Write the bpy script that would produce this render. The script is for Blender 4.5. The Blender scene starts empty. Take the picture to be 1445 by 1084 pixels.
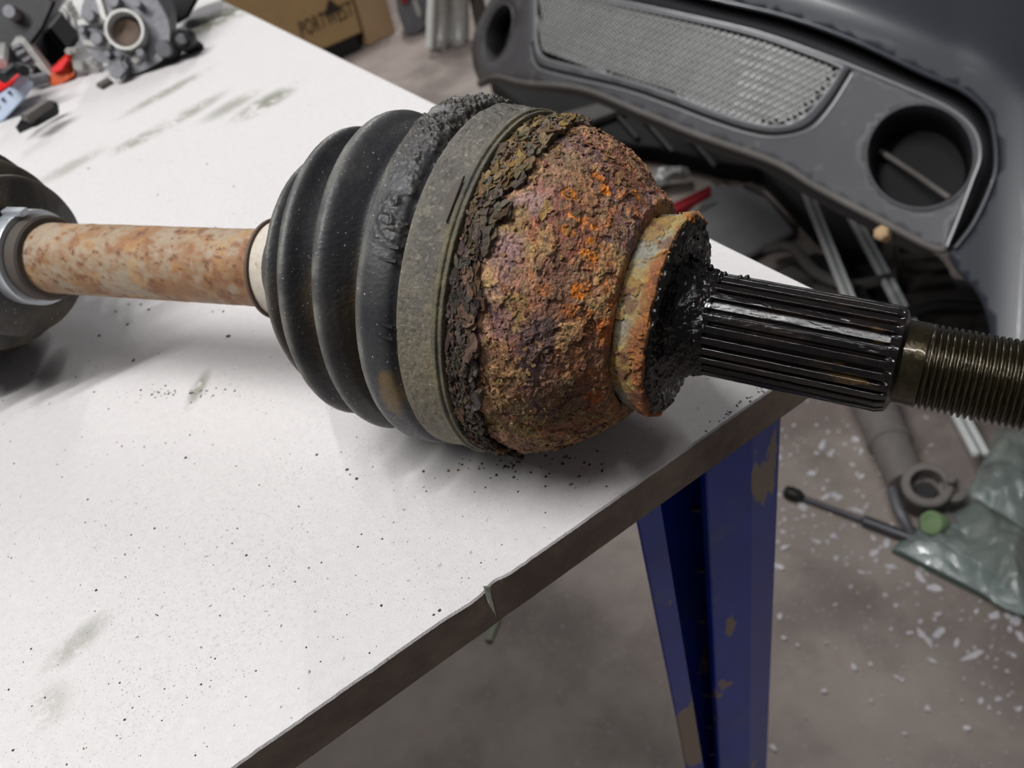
import bpy, bmesh, math, random
import numpy as np
from mathutils import Vector, Matrix, noise as mnoise
from mathutils.geometry import delaunay_2d_cdt, tessellate_polygon
random.seed(7); rng = np.random.default_rng(7)
C = bpy.context.scene.collection
S = bpy.context.scene
# ------------------------------------------------------------------ camera
BENCH = 0.75                       # height of the bench top above the floor
CAM = np.array([-0.1997, -0.1335, BENCH + 0.191])
R_ = np.array([0.80775315, -0.55978779, -0.18485803])
U_ = np.array([0.4943418, 0.47233455, 0.72974397])
F_ = np.array([0.32118693, 0.68083603, -0.65825622])
FPX = 1169.0
cd = bpy.data.cameras.new('camera'); cam = bpy.data.objects.new('camera', cd); C.objects.link(cam)
cam.matrix_world = Matrix(((R_[0], U_[0], -F_[0], CAM[0]), (R_[1], U_[1], -F_[1], CAM[1]), (R_[2], U_[2], -F_[2], CAM[2]), (0, 0, 0, 1)))
cd.sensor_width = 36; cd.lens = 36 * FPX / 1445; cd.clip_start = 0.01; cd.clip_end = 50
cd.dof.use_dof = True; cd.dof.focus_distance = 0.212; cd.dof.aperture_fstop = cd.lens / 1.5
S.camera = cam
S.view_settings.view_transform = 'Standard'; S.view_settings.look = 'None'
S.view_settings.gamma = 1; S.view_settings.use_curve_mapping = False
S.view_settings.exposure = 0.0
# ------------------------------------------------------------------ light
w = bpy.data.worlds.new('world'); S.world = w; w.use_nodes = True
w.node_tree.nodes['Background'].inputs[0].default_value = (0.92, 0.94, 1, 1)
w.node_tree.nodes['Background'].inputs[1].default_value = 0.10
def area(name, loc, target, sx, sy, power, col=(1, 1, 1)):
    l = bpy.data.lights.new(name, 'AREA'); l.shape = 'RECTANGLE'; l.size = sx; l.size_y = sy; l.energy = power; l.color = col
    o = bpy.data.objects.new(name, l); C.objects.link(o); o.location = loc
    o.rotation_euler = (Vector(target) - Vector(loc)).to_track_quat('-Z', 'Y').to_euler()
    return o
for dx in (-.11, .11): area('tube_light', (-1.05 + dx, 0.30, 2.70), (dx, 0.30, 0.75), 0.045, 1.2, 22.5)
area('tube_light', (-0.27, -0.12, 2.55), (-0.26, -0.08, 0.75), 0.05, 1.1, 10)
area('tube_light', (1.5, 3.0, 2.8), (1.0, 1.6, 0.3), 0.1, 1.5, 44)
area('tube_light', (-0.1, 2.6, 2.7), (0.1, 0.6, 0.6), 0.1, 1.4, 8)

# ------------------------------------------------------------------ pixel helpers
def ray(x, y): return F_ + R_ * (x - 722.5) / FPX + U_ * (542 - y) / FPX
def onz(x, y, z):                                   # point of the horizontal plane z under a pixel
    d = ray(x, y); return CAM + d * ((z - CAM[2]) / d[2])
def PZ(x, y, Z): return CAM + ray(x, y) * Z         # point at depth Z
def tab(x, y, h=0): return onz(x, y, BENCH + h)
def flo(x, y, h=0): return onz(x, y, h)
HF = np.array([F_[0], F_[1], 0]); HF /= np.linalg.norm(HF)

# ------------------------------------------------------------------ noise
def _h(ix, iy, iz, s):
    n = (ix.astype(np.int64) * 374761393 + iy.astype(np.int64) * 668265263 + iz.astype(np.int64) * 2147483647 + s * 1274126177) & 0xffffffff
    n = ((n ^ (n >> 13)) * 1274126177) & 0xffffffff
    n = ((n ^ (n >> 16)) * 2246822519) & 0xffffffff
    return ((n ^ (n >> 15)) & 0xffffff) / float(0xffffff)
def vnoise(P, f, s=0):                              # smooth value noise in -1..1
    Q = P * f; I = np.floor(Q); T = Q - I; T = T * T * T * (T * (T * 6 - 15) + 10); I = I.astype(np.int64)
    x, y, z = I[..., 0], I[..., 1], I[..., 2]; a, b, c = T[..., 0], T[..., 1], T[..., 2]
    def g(i, j, k): return _h(x + i, y + j, z + k, s)
    r = ((g(0,0,0)*(1-a)+g(1,0,0)*a)*(1-b)+(g(0,1,0)*(1-a)+g(1,1,0)*a)*b)*(1-c)+((g(0,0,1)*(1-a)+g(1,0,1)*a)*(1-b)+(g(0,1,1)*(1-a)+g(1,1,1)*a)*b)*c
    return r * 2 - 1
def fbm(P, f, o=4, s=0, g=0.5):
    t = 0; a = 1; n = 0
    for i in range(o):
        t = t + a * vnoise(P + i * 13.7, f, s + i); n += a; a *= g; f *= 2.03
    return t / n
def worley(P, f, s=0):
    Q = P * f; I = np.floor(Q).astype(np.int64); d1 = np.full(Q.shape[:-1], 9.); d2 = d1.copy(); idc = np.zeros(Q.shape[:-1])
    for i in (-1, 0, 1):
        for j in (-1, 0, 1):
            for k in (-1, 0, 1):
                x, y, z = I[..., 0] + i, I[..., 1] + j, I[..., 2] + k
                px = x + _h(x, y, z, s); py = y + _h(x, y, z, s + 1); pz = z + _h(x, y, z, s + 2)
                d = np.sqrt((px - Q[..., 0])**2 + (py - Q[..., 1])**2 + (pz - Q[..., 2])**2)
                new = d < d1
                d2 = np.where(new, d1, np.minimum(d2, d)); d1 = np.where(new, d, d1); idc = np.where(new, _h(x, y, z, s + 3), idc)
    return d1, d2, idc
def sstep(a, b, x):
    t = np.clip((x - a) / (b - a), 0, 1); return t * t * (3 - 2 * t)
def mix(a, b, t):
    a = np.asarray(a, float); b = np.asarray(b, float); t = np.asarray(t)[..., None]
    return a * (1 - t) + b * t
def lin(c):
    c = np.asarray(c, float) / 255.
    return np.where(c <= 0.04045, c / 12.92, ((c + 0.055) / 1.055) ** 2.4)
def lc(*c): return tuple(lin(c)) + (1,)

# ------------------------------------------------------------------ materials
def mat(name, col=(128, 128, 128), rough=0.6, metal=0, attr=False, var=0.0, vscale=60, col2=None, cscale=25, clo=0.45, chi=0.6,
        bump=0.0, bscale=200, coat=0, alpha=1, trans=0, spec=0.5, speck=None, speck_scale=900, speck_th=0.72, rvar=0.0, detail=6, emis=None, bdist=0.001):
    m = bpy.data.materials.new(name); m.use_nodes = True; nt = m.node_tree; N = nt.nodes; L = nt.links
    b = N['Principled BSDF']; b.inputs['Roughness'].default_value = rough; b.inputs['Metallic'].default_value = metal
    b.inputs['Specular IOR Level'].default_value = spec
    b.inputs['Coat Weight'].default_value = coat; b.inputs['Coat Roughness'].default_value = 0.08
    b.inputs['Alpha'].default_value = alpha; b.inputs['Transmission Weight'].default_value = trans
    tc = N.new('ShaderNodeTexCoord')
    def noise(scale, det=detail, rg=0.6):
        n = N.new('ShaderNodeTexNoise'); n.inputs['Scale'].default_value = scale; n.inputs['Detail'].default_value = det; n.inputs['Roughness'].default_value = rg
        L.new(tc.outputs['Object'], n.inputs['Vector']); return n
    def ramp(src, a, c):
        r = N.new('ShaderNodeMapRange'); r.interpolation_type = 'SMOOTHSTEP'; r.inputs['From Min'].default_value = a; r.inputs['From Max'].default_value = c
        L.new(src, r.inputs['Value']); return r.outputs[0]
    def mixc(fac, a, bb, mode='MIX'):
        x = N.new('ShaderNodeMix'); x.data_type = 'RGBA'; x.blend_type = mode
        if hasattr(fac, 'links') or not isinstance(fac, (int, float)): L.new(fac, x.inputs[0])
        else: x.inputs[0].default_value = fac
        for i, q in ((6, a), (7, bb)):
            if isinstance(q, tuple): x.inputs[i].default_value = q
            else: L.new(q, x.inputs[i])
        return x.outputs[2]
    if attr:
        a = N.new('ShaderNodeAttribute'); a.attribute_name = 'Col'; c = a.outputs['Color']
    else:
        rgb = N.new('ShaderNodeRGB'); rgb.outputs[0].default_value = lc(*col); c = rgb.outputs[0]
    if col2 is not None: c = mixc(ramp(noise(cscale).outputs[0], clo, chi), c, lc(*col2))
    if var:
        n = noise(vscale, 8, 0.7); r = N.new('ShaderNodeMapRange'); r.inputs['From Min'].default_value = 0.3; r.inputs['From Max'].default_value = 0.7
        r.inputs['To Min'].default_value = 1 - var; r.inputs['To Max'].default_value = 1 + var; L.new(n.outputs[0], r.inputs['Value'])
        cc = N.new('ShaderNodeVectorMath'); cc.operation = 'SCALE'; L.new(c, cc.inputs[0]); L.new(r.outputs[0], cc.inputs['Scale']); c = cc.outputs[0]
    if speck is not None: c = mixc(ramp(noise(speck_scale, 2, 0.5).outputs[0], speck_th, speck_th + 0.03), c, lc(*speck))
    L.new(c, b.inputs['Base Color'])
    if rvar:
        r = N.new('ShaderNodeMapRange'); r.inputs['From Min'].default_value = 0.35; r.inputs['From Max'].default_value = 0.65
        r.inputs['To Min'].default_value = max(0.03, rough - rvar); r.inputs['To Max'].default_value = min(1, rough + rvar)
        L.new(noise(vscale * 1.7).outputs[0], r.inputs['Value']); L.new(r.outputs[0], b.inputs['Roughness'])
    if bump:
        bp = N.new('ShaderNodeBump'); bp.inputs['Strength'].default_value = bump; bp.inputs['Distance'].default_value = bdist
        L.new(noise(bscale, 8, 0.65).outputs[0], bp.inputs['Height']); L.new(bp.outputs[0], b.inputs['Normal'])
    return m
M = dict(
 rust=mat('rust', attr=True, rough=0.82, var=0.28, vscale=900, bump=0.9, bscale=1400, bdist=0.0006, speck=(235, 225, 225), speck_scale=2600, speck_th=0.74, spec=0.4, rvar=0.25),
 flake=mat('rust_flakes', attr=True, rough=0.9, var=0.3, vscale=700, bump=0.8, bscale=1500, bdist=0.0005, spec=0.25),
 rubber=mat('boot_rubber', attr=True, rough=0.48, var=0.12, vscale=500, bump=0.25, bscale=1800, bdist=0.0003, speck=(176, 172, 158), speck_scale=1300, speck_th=0.715, rvar=0.08),
 band=mat('dirty_clamp', attr=True, rough=0.6, var=0.25, vscale=900, bump=0.8, bscale=1100, bdist=0.0006, speck=(200, 195, 180), speck_scale=1700, speck_th=0.73),
 bar=mat('rusty_bar', attr=True, rough=0.6, var=0.12, vscale=600, bump=0.3, bscale=1200, bdist=0.0003, metal=0.15),
 grease=mat('black_grease', attr=True, rough=0.13, var=0.5, vscale=500, bump=0.35, bscale=900, bdist=0.0005, coat=0.0, spec=0.42, rvar=0.08),
 oil=mat('oily_splines', attr=True, rough=0.12, var=0.5, vscale=500, bump=0.2, bscale=1100, bdist=0.0003, spec=0.6, rvar=0.05),
 thread=mat('thread_steel', (54, 47, 31), rough=0.17, metal=0.75, var=0.4, vscale=500, bump=0.25, bscale=800, bdist=0.0004, coat=0.4),
 plastic_white=mat('pale_ring', (196, 186, 172), rough=0.5, var=0.15, vscale=300, bump=0.2, col2=(150, 128, 104), cscale=260, clo=0.55, chi=0.75),
 silver=mat('silver_clamp', (190, 195, 200), rough=0.35, metal=0.6, var=0.1, vscale=300),
 dark=mat('dark_plastic', (34, 34, 37), rough=0.5, var=0.2, vscale=60, bump=0.2),
 pitch=mat('shade_black', (7, 7, 8), rough=0.8),  # near-black paints shade into openings, groove and the gap under the bumper
 black=mat('black_rubber', (16, 16, 17), rough=0.55, var=0.2, vscale=50, bump=0.2),
 alu=mat('cast_aluminium', (112, 112, 116), rough=0.5, metal=0.35, var=0.25, vscale=60, bump=0.4, bscale=300),
 alu_light=mat('pale_cast_metal', (176, 174, 170), rough=0.45, metal=0.3, var=0.2, vscale=70, bump=0.3),
 brown=mat('rusty_bore', (92, 74, 60), rough=0.7, var=0.3, vscale=100),
 orange=mat('orange_plastic', (196, 78, 22), rough=0.45, var=0.2, vscale=60),
 red=mat('red_plastic', (226, 26, 34), rough=0.4, var=0.08),
 red_dull=mat('dull_red_plastic', (178, 40, 48), rough=0.45, var=0.15),
 darkred=mat('dark_red_plastic', (140, 24, 34), rough=0.4, var=0.2, vscale=30),
 blueprint=mat('pale_blue_card', (190, 204, 224), rough=0.6, var=0.05),
 print_=mat('dark_print', (52, 38, 30), rough=0.8),
 print_blue=mat('blue_print', (40, 52, 84), rough=0.8),
 cardboard=mat('cardboard', (172, 142, 98), rough=0.85, var=0.08, vscale=15),
 cardboard_light=mat('pale_cardboard', (182, 152, 116), rough=0.85, var=0.08, vscale=15),
 bumper=mat('bumper_plastic', (76, 76, 80), rough=0.5, var=0.12, vscale=14, bump=0.12, bscale=180, col2=(108, 106, 104), cscale=22, clo=0.58, chi=0.74),
 bumper_gloss=mat('bumper_shell', (44, 46, 53), rough=0.4, var=0.06, vscale=5, coat=0.05),
 bumper_dark=mat('bumper_shaded', (30, 30, 34), rough=0.6, var=0.2, vscale=20),  # same plastic, with the shade of recess and underside put into its colour
 trim=mat('grille_trim', (150, 150, 152), rough=0.35, metal=0.3),
 grille=mat('grille_mesh', (180, 180, 178), rough=0.4, metal=0.2, var=0.15, vscale=20),
 strip=mat('polished_strip', (246, 249, 246), rough=0.25, var=0.06, vscale=20),
 grey=mat('grey_paint', (132, 130, 132), rough=0.5, var=0.12, vscale=12),
 greytube=mat('dusty_grey_tube', (118, 112, 108), rough=0.6, var=0.15, vscale=40, bump=0.2),
 greyrod=mat('grey_rod', (78, 78, 84), rough=0.4, metal=0.3, var=0.2, vscale=40),
 green=mat('green_cap', (130, 156, 112), rough=0.5, var=0.15),
 foil=mat('crumpled_silver', (170, 168, 166), rough=0.4, var=0.2, vscale=30, metal=0.2),
 junk_brown=mat('dusty_brown_plastic', (74, 66, 60), rough=0.7, var=0.3, vscale=20),
 lit_lip=mat('lit_slot_edge', (150, 140, 132), rough=0.5),  # pale tone imitates light at the slots
 junk_grey=mat('dusty_grey_plastic', (92, 88, 84), rough=0.65, var=0.3, vscale=20),
 chip=mat('white_paint_chip', (214, 210, 214), rough=0.6, var=0.1),
 chip_green=mat('pale_green_chip', (138, 146, 116), rough=0.6, var=0.15),
 crumb=mat('rust_crumb', (48, 50, 52), rough=0.9, var=0.4, vscale=300),
 crumb_brown=mat('brown_crumb', (120, 86, 56), rough=0.9, var=0.4, vscale=300),
 splinter=mat('pale_splinter', (150, 152, 140), rough=0.8, var=0.3, vscale=300),
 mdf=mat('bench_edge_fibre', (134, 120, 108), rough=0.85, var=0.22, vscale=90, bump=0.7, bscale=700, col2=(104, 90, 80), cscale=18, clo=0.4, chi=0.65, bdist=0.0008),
 wall=mat('painted_wall', (150, 148, 144), rough=0.8, var=0.08, vscale=3),
)
# --- bench top: off-white, sprayed and speckled, with smudges
def bench_mat():
    m = mat('bench_top_white', (206, 202, 201), rough=0.62, var=0.05, vscale=300, bump=0.5, bscale=1600, bdist=0.0005)
    nt = m.node_tree; N = nt.nodes; L = nt.links; b = N['Principled BSDF']
    src = b.inputs['Base Color'].links[0].from_socket
    tc = N.new('ShaderNodeTexCoord')
    def mk(scale, det, a, c, rg=0.55):
        n = N.new('ShaderNodeTexNoise'); n.inputs['Scale'].default_value = scale; n.inputs['Detail'].default_value = det; n.inputs['Roughness'].default_value = rg
        L.new(tc.outputs['Object'], n.inputs['Vector']); r = N.new('ShaderNodeMapRange'); r.interpolation_type = 'SMOOTHSTEP'
        r.inputs['From Min'].default_value = a; r.inputs['From Max'].default_value = c; L.new(n.outputs[0], r.inputs['Value']); return r.outputs[0]
    def mul(a, c):
        x = N.new('ShaderNodeMath'); x.operation = 'MULTIPLY'
        for i, q in enumerate((a, c)):
            if isinstance(q, (int, float)): x.inputs[i].default_value = q
            else: L.new(q, x.inputs[i])
        return x.outputs[0]
    def over(c, fac, col):
        x = N.new('ShaderNodeMix'); x.data_type = 'RGBA'; L.new(fac, x.inputs[0]); L.new(c, x.inputs[6]); x.inputs[7].default_value = col; return x.outputs[2]
    c = over(src, mul(mk(1500, 2, .62, .72), mul(mk(25, 3, .34, .62), .6)), lc(70, 78, 88))     # fine specks
    c = over(c, mul(mk(420, 3, .67, .72), mul(mk(18, 2, .38, .6), .75)), lc(66, 70, 70))           # larger specks
    c = over(c, mul(mk(260, 3, .70, .78), .6), lc(176, 150, 110))                                   # brown spots
    c = over(c, mul(mk(700, 4, .5, .8), mul(mk(9, 4, .5, .7), .5)), lc(150, 146, 140))
    def smudge(px, py, rx, ry, rot, amt):
        p = tab(px, py); mp = N.new('ShaderNodeMapping'); mp.vector_type = 'TEXTURE'
        mp.inputs['Location'].default_value = (p[0], p[1], 0); mp.inputs['Rotation'].default_value = (0, 0, rot); mp.inputs['Scale'].default_value = (rx, ry, 1)
        L.new(tc.outputs['Object'], mp.inputs['Vector'])
        ln = N.new('ShaderNodeVectorMath'); ln.operation = 'LENGTH'
        sp = N.new('ShaderNodeSeparateXYZ'); L.new(mp.outputs[0], sp.inputs[0]); cb = N.new('ShaderNodeCombineXYZ'); L.new(sp.outputs[0], cb.inputs[0]); L.new(sp.outputs[1], cb.inputs[1])
        L.new(cb.outputs[0], ln.inputs[0])
        r = N.new('ShaderNodeMapRange'); r.interpolation_type = 'SMOOTHSTEP'; r.inputs['From Min'].default_value = 1.1; r.inputs['From Max'].default_value = 0.2; L.new(ln.outputs['Value'], r.inputs['Value'])
        return mul(r.outputs[0], mul(mk(70, 5, .38, .54, .7), amt * 1.35))
    for a in [(375, 145, .035, .014, .35, .75), (325, 150, .03, .012, .35, .5), (235, 130, .05, .010, .35, .55), (190, 200, .022, .012, .3, .5), (100, 235, .03, .012, .3, .4),
              (275, 155, .03, .010, .35, .4), (310, 25, .05, .03, .3, .8), (255, 165, .05, .012, .35, .35), (600, 300, .02, .02, 0, .2),
              (280, 548, .014, .004, .9, .6), (110, 905, .014, .006, .3, .4), (60, 1000, .01, .01, .3, .3)]:
        c = over(c, smudge(*a), lc(128, 128, 112))
    L.new(c, b.inputs['Base Color'])
    return m
M['bench'] = bench_mat()
# --- floor concrete
def floor_mat():
    m = mat('concrete_floor', (164, 152, 144), rough=0.7, var=0.12, vscale=9, col2=(132, 120, 114), cscale=3.5, clo=0.42, chi=0.62, bump=0.4, bscale=120,
            speck=(168, 160, 156), speck_scale=160, speck_th=0.66)
    return m
M['floor'] = floor_mat()
def blue_mat():
    m = mat('blue_paint', (22, 58, 168), rough=0.38, var=0.25, vscale=22, col2=(62, 86, 150), cscale=30, clo=0.45, chi=0.8, bump=0.15, bscale=200)
    nt = m.node_tree; N = nt.nodes; L = nt.links; b = N['Principled BSDF']; src = b.inputs['Base Color'].links[0].from_socket
    tc = N.new('ShaderNodeTexCoord'); n = N.new('ShaderNodeTexNoise'); n.inputs['Scale'].default_value = 34; n.inputs['Detail'].default_value = 5
    mp = N.new('ShaderNodeMapping'); mp.inputs['Scale'].default_value = (1, 1, .5); L.new(tc.outputs['Object'], mp.inputs[0]); L.new(mp.outputs[0], n.inputs['Vector'])
    r = N.new('ShaderNodeMapRange'); r.inputs['From Min'].default_value = .625; r.inputs['From Max'].default_value = .64; L.new(n.outputs[0], r.inputs['Value'])
    x = N.new('ShaderNodeMix'); x.data_type = 'RGBA'; L.new(r.outputs[0], x.inputs[0]); L.new(src, x.inputs[6]); x.inputs[7].default_value = lc(140, 122, 108)
    L.new(x.outputs[2], b.inputs['Base Color']); return m
M['blue'] = blue_mat()
def film_mat():
    m = mat('green_clear_film', (162, 176, 170), rough=0.12, alpha=0.4, coat=0.5, spec=0.8, bump=0.4, bscale=60, bdist=0.004, var=0.12, vscale=20)
    return m
M['film'] = film_mat()
M['film_edge'] = mat('film_edge', (96, 112, 106), rough=0.3)

# ------------------------------------------------------------------ object helpers
def link(name, me, m=None, parent=None, smooth=False, **kw):
    o = bpy.data.objects.new(name, me); C.objects.link(o)
    if m is not None and not me.materials: me.materials.append(M[m] if isinstance(m, str) else m)
    if parent is not None: o.parent = parent; o.matrix_parent_inverse = Matrix.Translation(parent.location).inverted()
    if smooth: me.polygons.foreach_set('use_smooth', [True] * len(me.polygons))
    for a, b in kw.items(): o[a] = b
    return o
def thing(name, label, cat, loc=(0, 0, 0), group=None):
    o = bpy.data.objects.new(name, None); C.objects.link(o); o.location = tuple(loc); o.empty_display_size = .02
    o['label'] = label; o['category'] = cat
    if group: o['group'] = group
    return o
def pydata(V, Fc):
    me = bpy.data.meshes.new('mesh'); me.from_pydata([tuple(map(float, v)) for v in V], [], Fc); me.update(); return me
def gridmesh(V, closed_u=False, closed_v=False, col=None):
    """V: (nu,nv,3) array; closed_v joins the last column to the first"""
    nu, nv = V.shape[:2]
    i = np.arange(nu if closed_u else nu - 1); j = np.arange(nv if closed_v else nv - 1)
    I, J = np.meshgrid(i, j, indexing='ij'); I2 = (I + 1) % nu; J2 = (J + 1) % nv
    Fq = np.stack([I * nv + J, I * nv + J2, I2 * nv + J2, I2 * nv + J], -1).reshape(-1, 4)
    me = bpy.data.meshes.new('mesh'); n = nu * nv; me.vertices.add(n); me.vertices.foreach_set('co', V.reshape(-1).astype(np.float32))
    me.loops.add(Fq.size); me.loops.foreach_set('vertex_index', Fq.reshape(-1).astype(np.int32))
    me.polygons.add(len(Fq)); me.polygons.foreach_set('loop_start', (np.arange(len(Fq)) * 4).astype(np.int32))
    me.update(calc_edges=True); me.validate()
    if col is not None:
        a = me.attributes.new('Col', 'FLOAT_COLOR', 'POINT'); cc = np.ones((n, 4), np.float32); cc[:, :3] = np.clip(lin(col.reshape(-1, 3)), 0, 1)
        a.data.foreach_set('color', cc.reshape(-1))
    return me
class MB:
    """collects simple solids in world space and links them as one mesh"""
    def __init__(s): s.v = []; s.f = []; s.c = []
    def add(s, V, Fc, c=None):
        o = len(s.v); s.v += [tuple(map(float, q)) for q in V]; s.f += [tuple(o + i for i in f) for f in Fc]
        s.c += [c or (128, 128, 128)] * len(V)
    def prism(s, pts, ext, c=None):                  # pts: 3D outline, ext: extrusion vector
        n = len(pts); pts = [np.asarray(p, float) for p in pts]; e = np.asarray(ext, float)
        V = pts + [p + e for p in pts]
        tr = tessellate_polygon([[Vector(p) for p in pts]])
        Fc = [tuple(t) for t in tr] + [tuple(n + i for i in reversed(t)) for t in tr] + [(i, (i + 1) % n, n + (i + 1) % n, n + i) for i in range(n)]
        s.add(V, Fc, c)
    def box(s, p, ax, ay, az, c=None):               # corner point and three edge vectors
        p, ax, ay, az = [np.asarray(q, float) for q in (p, ax, ay, az)]
        V = [p + i * ax + j * ay + k * az for k in (0, 1) for j in (0, 1) for i in (0, 1)]
        s.add(V, [(0, 2, 3, 1), (4, 5, 7, 6), (0, 1, 5, 4), (2, 6, 7, 3), (0, 4, 6, 2), (1, 3, 7, 5)], c)
    def tube(s, path, r, n=10, cap=True, c=None):
        path = [np.asarray(p, float) for p in path]; m = len(path); rr = r if hasattr(r, '__len__') else [r] * m
        V = []; up = None
        for i, p in enumerate(path):
            t = path[min(i + 1, m - 1)] - path[max(i - 1, 0)]; t /= np.linalg.norm(t) + 1e-12
            if up is None:
                up = np.array([0, 0, 1.]) if abs(t[2]) < .9 else np.array([1., 0, 0])
            a = np.cross(t, up); a /= np.linalg.norm(a); b = np.cross(a, t); up = b
            for k in range(n):
                q = 2 * math.pi * k / n; V.append(p + rr[i] * (math.cos(q) * a + math.sin(q) * b))
        Fc = [(i * n + k, i * n + (k + 1) % n, (i + 1) * n + (k + 1) % n, (i + 1) * n + k) for i in range(m - 1) for k in range(n)]
        if cap: Fc += [tuple(range(n))[::-1], tuple((m - 1) * n + k for k in range(n))]
        s.add(V, Fc, c)
    def lathe(s, o, ax, prof, n=32, c=None):         # prof: [(t along ax, radius)]
        o = np.asarray(o, float); ax = np.asarray(ax, float); ax = ax / np.linalg.norm(ax)
        a = np.cross(ax, [0, 0, 1.] if abs(ax[2]) < .9 else [1., 0, 0]); a /= np.linalg.norm(a); b = np.cross(ax, a)
        V = []
        for t, r in prof:
            for k in range(n):
                q = 2 * math.pi * k / n; V.append(o + ax * t + r * (math.cos(q) * a + math.sin(q) * b))
        m = len(prof)
        Fc = [(i * n + k, i * n + (k + 1) % n, (i + 1) * n + (k + 1) % n, (i + 1) * n + k) for i in range(m - 1) for k in range(n)]
        Fc += [tuple(range(n))[::-1], tuple((m - 1) * n + k for k in range(n))]
        s.add(V, Fc, c)
    def build(s, name, m, parent=None, smooth=False, bevel=0, **kw):
        me = pydata(s.v, s.f)
        bm = bmesh.new(); bm.from_mesh(me); bmesh.ops.recalc_face_normals(bm, faces=bm.faces)
        if bevel: bmesh.ops.bevel(bm, geom=[e for e in bm.edges if len(e.link_faces) == 2 and e.calc_face_angle(0) > .6], offset=bevel, segments=2, affect='EDGES', clamp_overlap=True)
        bm.to_mesh(me); bm.free()
        if m in ('flake', 'grease', 'rust', 'band', 'rubber') and not bevel:
            a = me.attributes.new('Col', 'FLOAT_COLOR', 'POINT'); cc = np.ones((len(s.v), 4), np.float32); cc[:, :3] = lin(np.array(s.c, float)); a.data.foreach_set('color', cc.reshape(-1))
        if smooth:
            me.polygons.foreach_set('use_smooth', [True] * len(me.polygons))
            me.set_sharp_from_angle(angle=0.7)
        return link(name, me, m, parent, **kw)
def tag(o, label=None, cat=None, group=None, kind=None):
    if label: o['label'] = label
    if cat: o['category'] = cat
    if group: o['group'] = group
    if kind: o['kind'] = kind
    return o
def slab(mb, px, fn, ext):                            # outline in pixels mapped by fn, extruded
    mb.prism([fn(x, y) for x, y in px], ext)

# ================================================================== SETTING
me = pydata([(-4, -3, 0), (5, -3, 0), (5, 7, 0), (-4, 7, 0), (-4, -3, -.1), (5, -3, -.1), (5, 7, -.1), (-4, 7, -.1)],
            [(0, 1, 2, 3), (7, 6, 5, 4), (0, 4, 5, 1), (1, 5, 6, 2), (2, 6, 7, 3), (3, 7, 4, 0)])
link('floor', me, 'floor', kind='structure')
b = MB(); b.box((-4, 7, 0), (9, 0, 0), (0, .1, 0), (0, 0, 3)); b.build('wall_back', 'wall', kind='structure')

# ================================================================== WORKBENCH
wb = thing('workbench', 'white topped workbench with brown fibreboard edge on blue metal posts', 'workbench', (-.5, .8, 0))
TH = 0.0165
def board():
    # top outline with a slightly worn front edge, chips near the splinter
    xs = np.concatenate([np.linspace(-1.25, -.32, 12), np.linspace(-.318, 0, 320)])
    front = []
    for x in xs:
        e = .0006 * math.sin(x * 37) * 0 + .00018 * mnoise.noise(Vector((x * 120, 3.1, 0))) + .0002 * mnoise.noise(Vector((x * 420, 7, 0)))
        e += -.0006 * math.exp(-((x + .1655) / .005) ** 2) + .0009 * math.exp(-((x + .157) / .003) ** 2)
        front.append((x, e))
    back = [(0.0, .35), (0.0, .8), (0.0, 1.25), (-1.25, 1.25)]
    n = len(front) + len(back); top = [(x, y, BENCH) for x, y in front + back]
    bev = [(x, y - .0004, BENCH - .0008) for x, y in front] + [(x + (.0004 if x > -.1 else 0), y, BENCH - .0008) for x, y in back]
    bot = [(x, y * .15 - .0004, BENCH - TH) for x, y in front] + [(x, y, BENCH - TH) for x, y in back]
    V = top + bev + bot
    Fc = [tuple(range(n))] + [tuple(range(3 * n - 1, 2 * n - 1, -1))]
    Fc += [(i, n + i, n + (i + 1) % n, (i + 1) % n) for i in range(n)] + [(n + i, 2 * n + i, 2 * n + (i + 1) % n, n + (i + 1) % n) for i in range(n)]
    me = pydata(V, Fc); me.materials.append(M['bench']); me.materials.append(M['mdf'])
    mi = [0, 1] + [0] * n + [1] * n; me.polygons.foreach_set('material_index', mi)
    bm = bmesh.new(); bm.from_mesh(me); bmesh.ops.recalc_face_normals(bm, faces=bm.faces); bm.to_mesh(me); bm.free()
    o = bpy.data.objects.new('bench_top', me); C.objects.link(o); o.parent = wb; o.matrix_parent_inverse = Matrix.Translation(wb.location).inverted()
board()
# blue folded sheet posts; outline of each post at two heights
def vert(px, py, Yw):                                  # point on vertical plane y=Yw under a pixel
    d = ray(px, py); return CAM + d * ((Yw - CAM[1]) / d[1])
def folded_post(name, plan_top, plan_bot, ztop, zbot, th, m='blue', parent=wb):
    """sheet folded along a plan path, given at the top and at the bottom"""
    def off(pl):
        pl = [np.array(p, float) for p in pl]; out = []
        for i, p in enumerate(pl):
            t = pl[min(i + 1, len(pl) - 1)] - pl[max(i - 1, 0)]; t /= np.linalg.norm(t); out.append(p + th * np.array([-t[1], t[0]]))
        return pl + out[::-1]
    a = off(plan_top); b_ = off(plan_bot); n = len(a)
    V = [(x, y, ztop) for x, y in a] + [(x, y, zbot) for x, y in b_]
    mb = MB(); mb.add(V, [(i, (i + 1) % n, n + (i + 1) % n, n + i) for i in range(n)] + [(i, i + 1, n - 2 - i, n - 1 - i) for i in range(n // 2 - 1)] + [(n + n - 1 - i, n + n - 2 - i, n + i + 1, n + i) for i in range(n // 2 - 1)])
    return mb.build(name, m, parent, bevel=.0006)
ZT = BENCH - TH
po = folded_post('post', [(-.0568, .026), (-.0572, .022), (-.0420, .0135), (-.0195, .020), (-.0195, .06)], [(-.0568, .026), (-.0572, .022), (-.0420, .0135), (-.0195, .020), (-.0195, .06)], ZT, 0.0, .0018)
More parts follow.
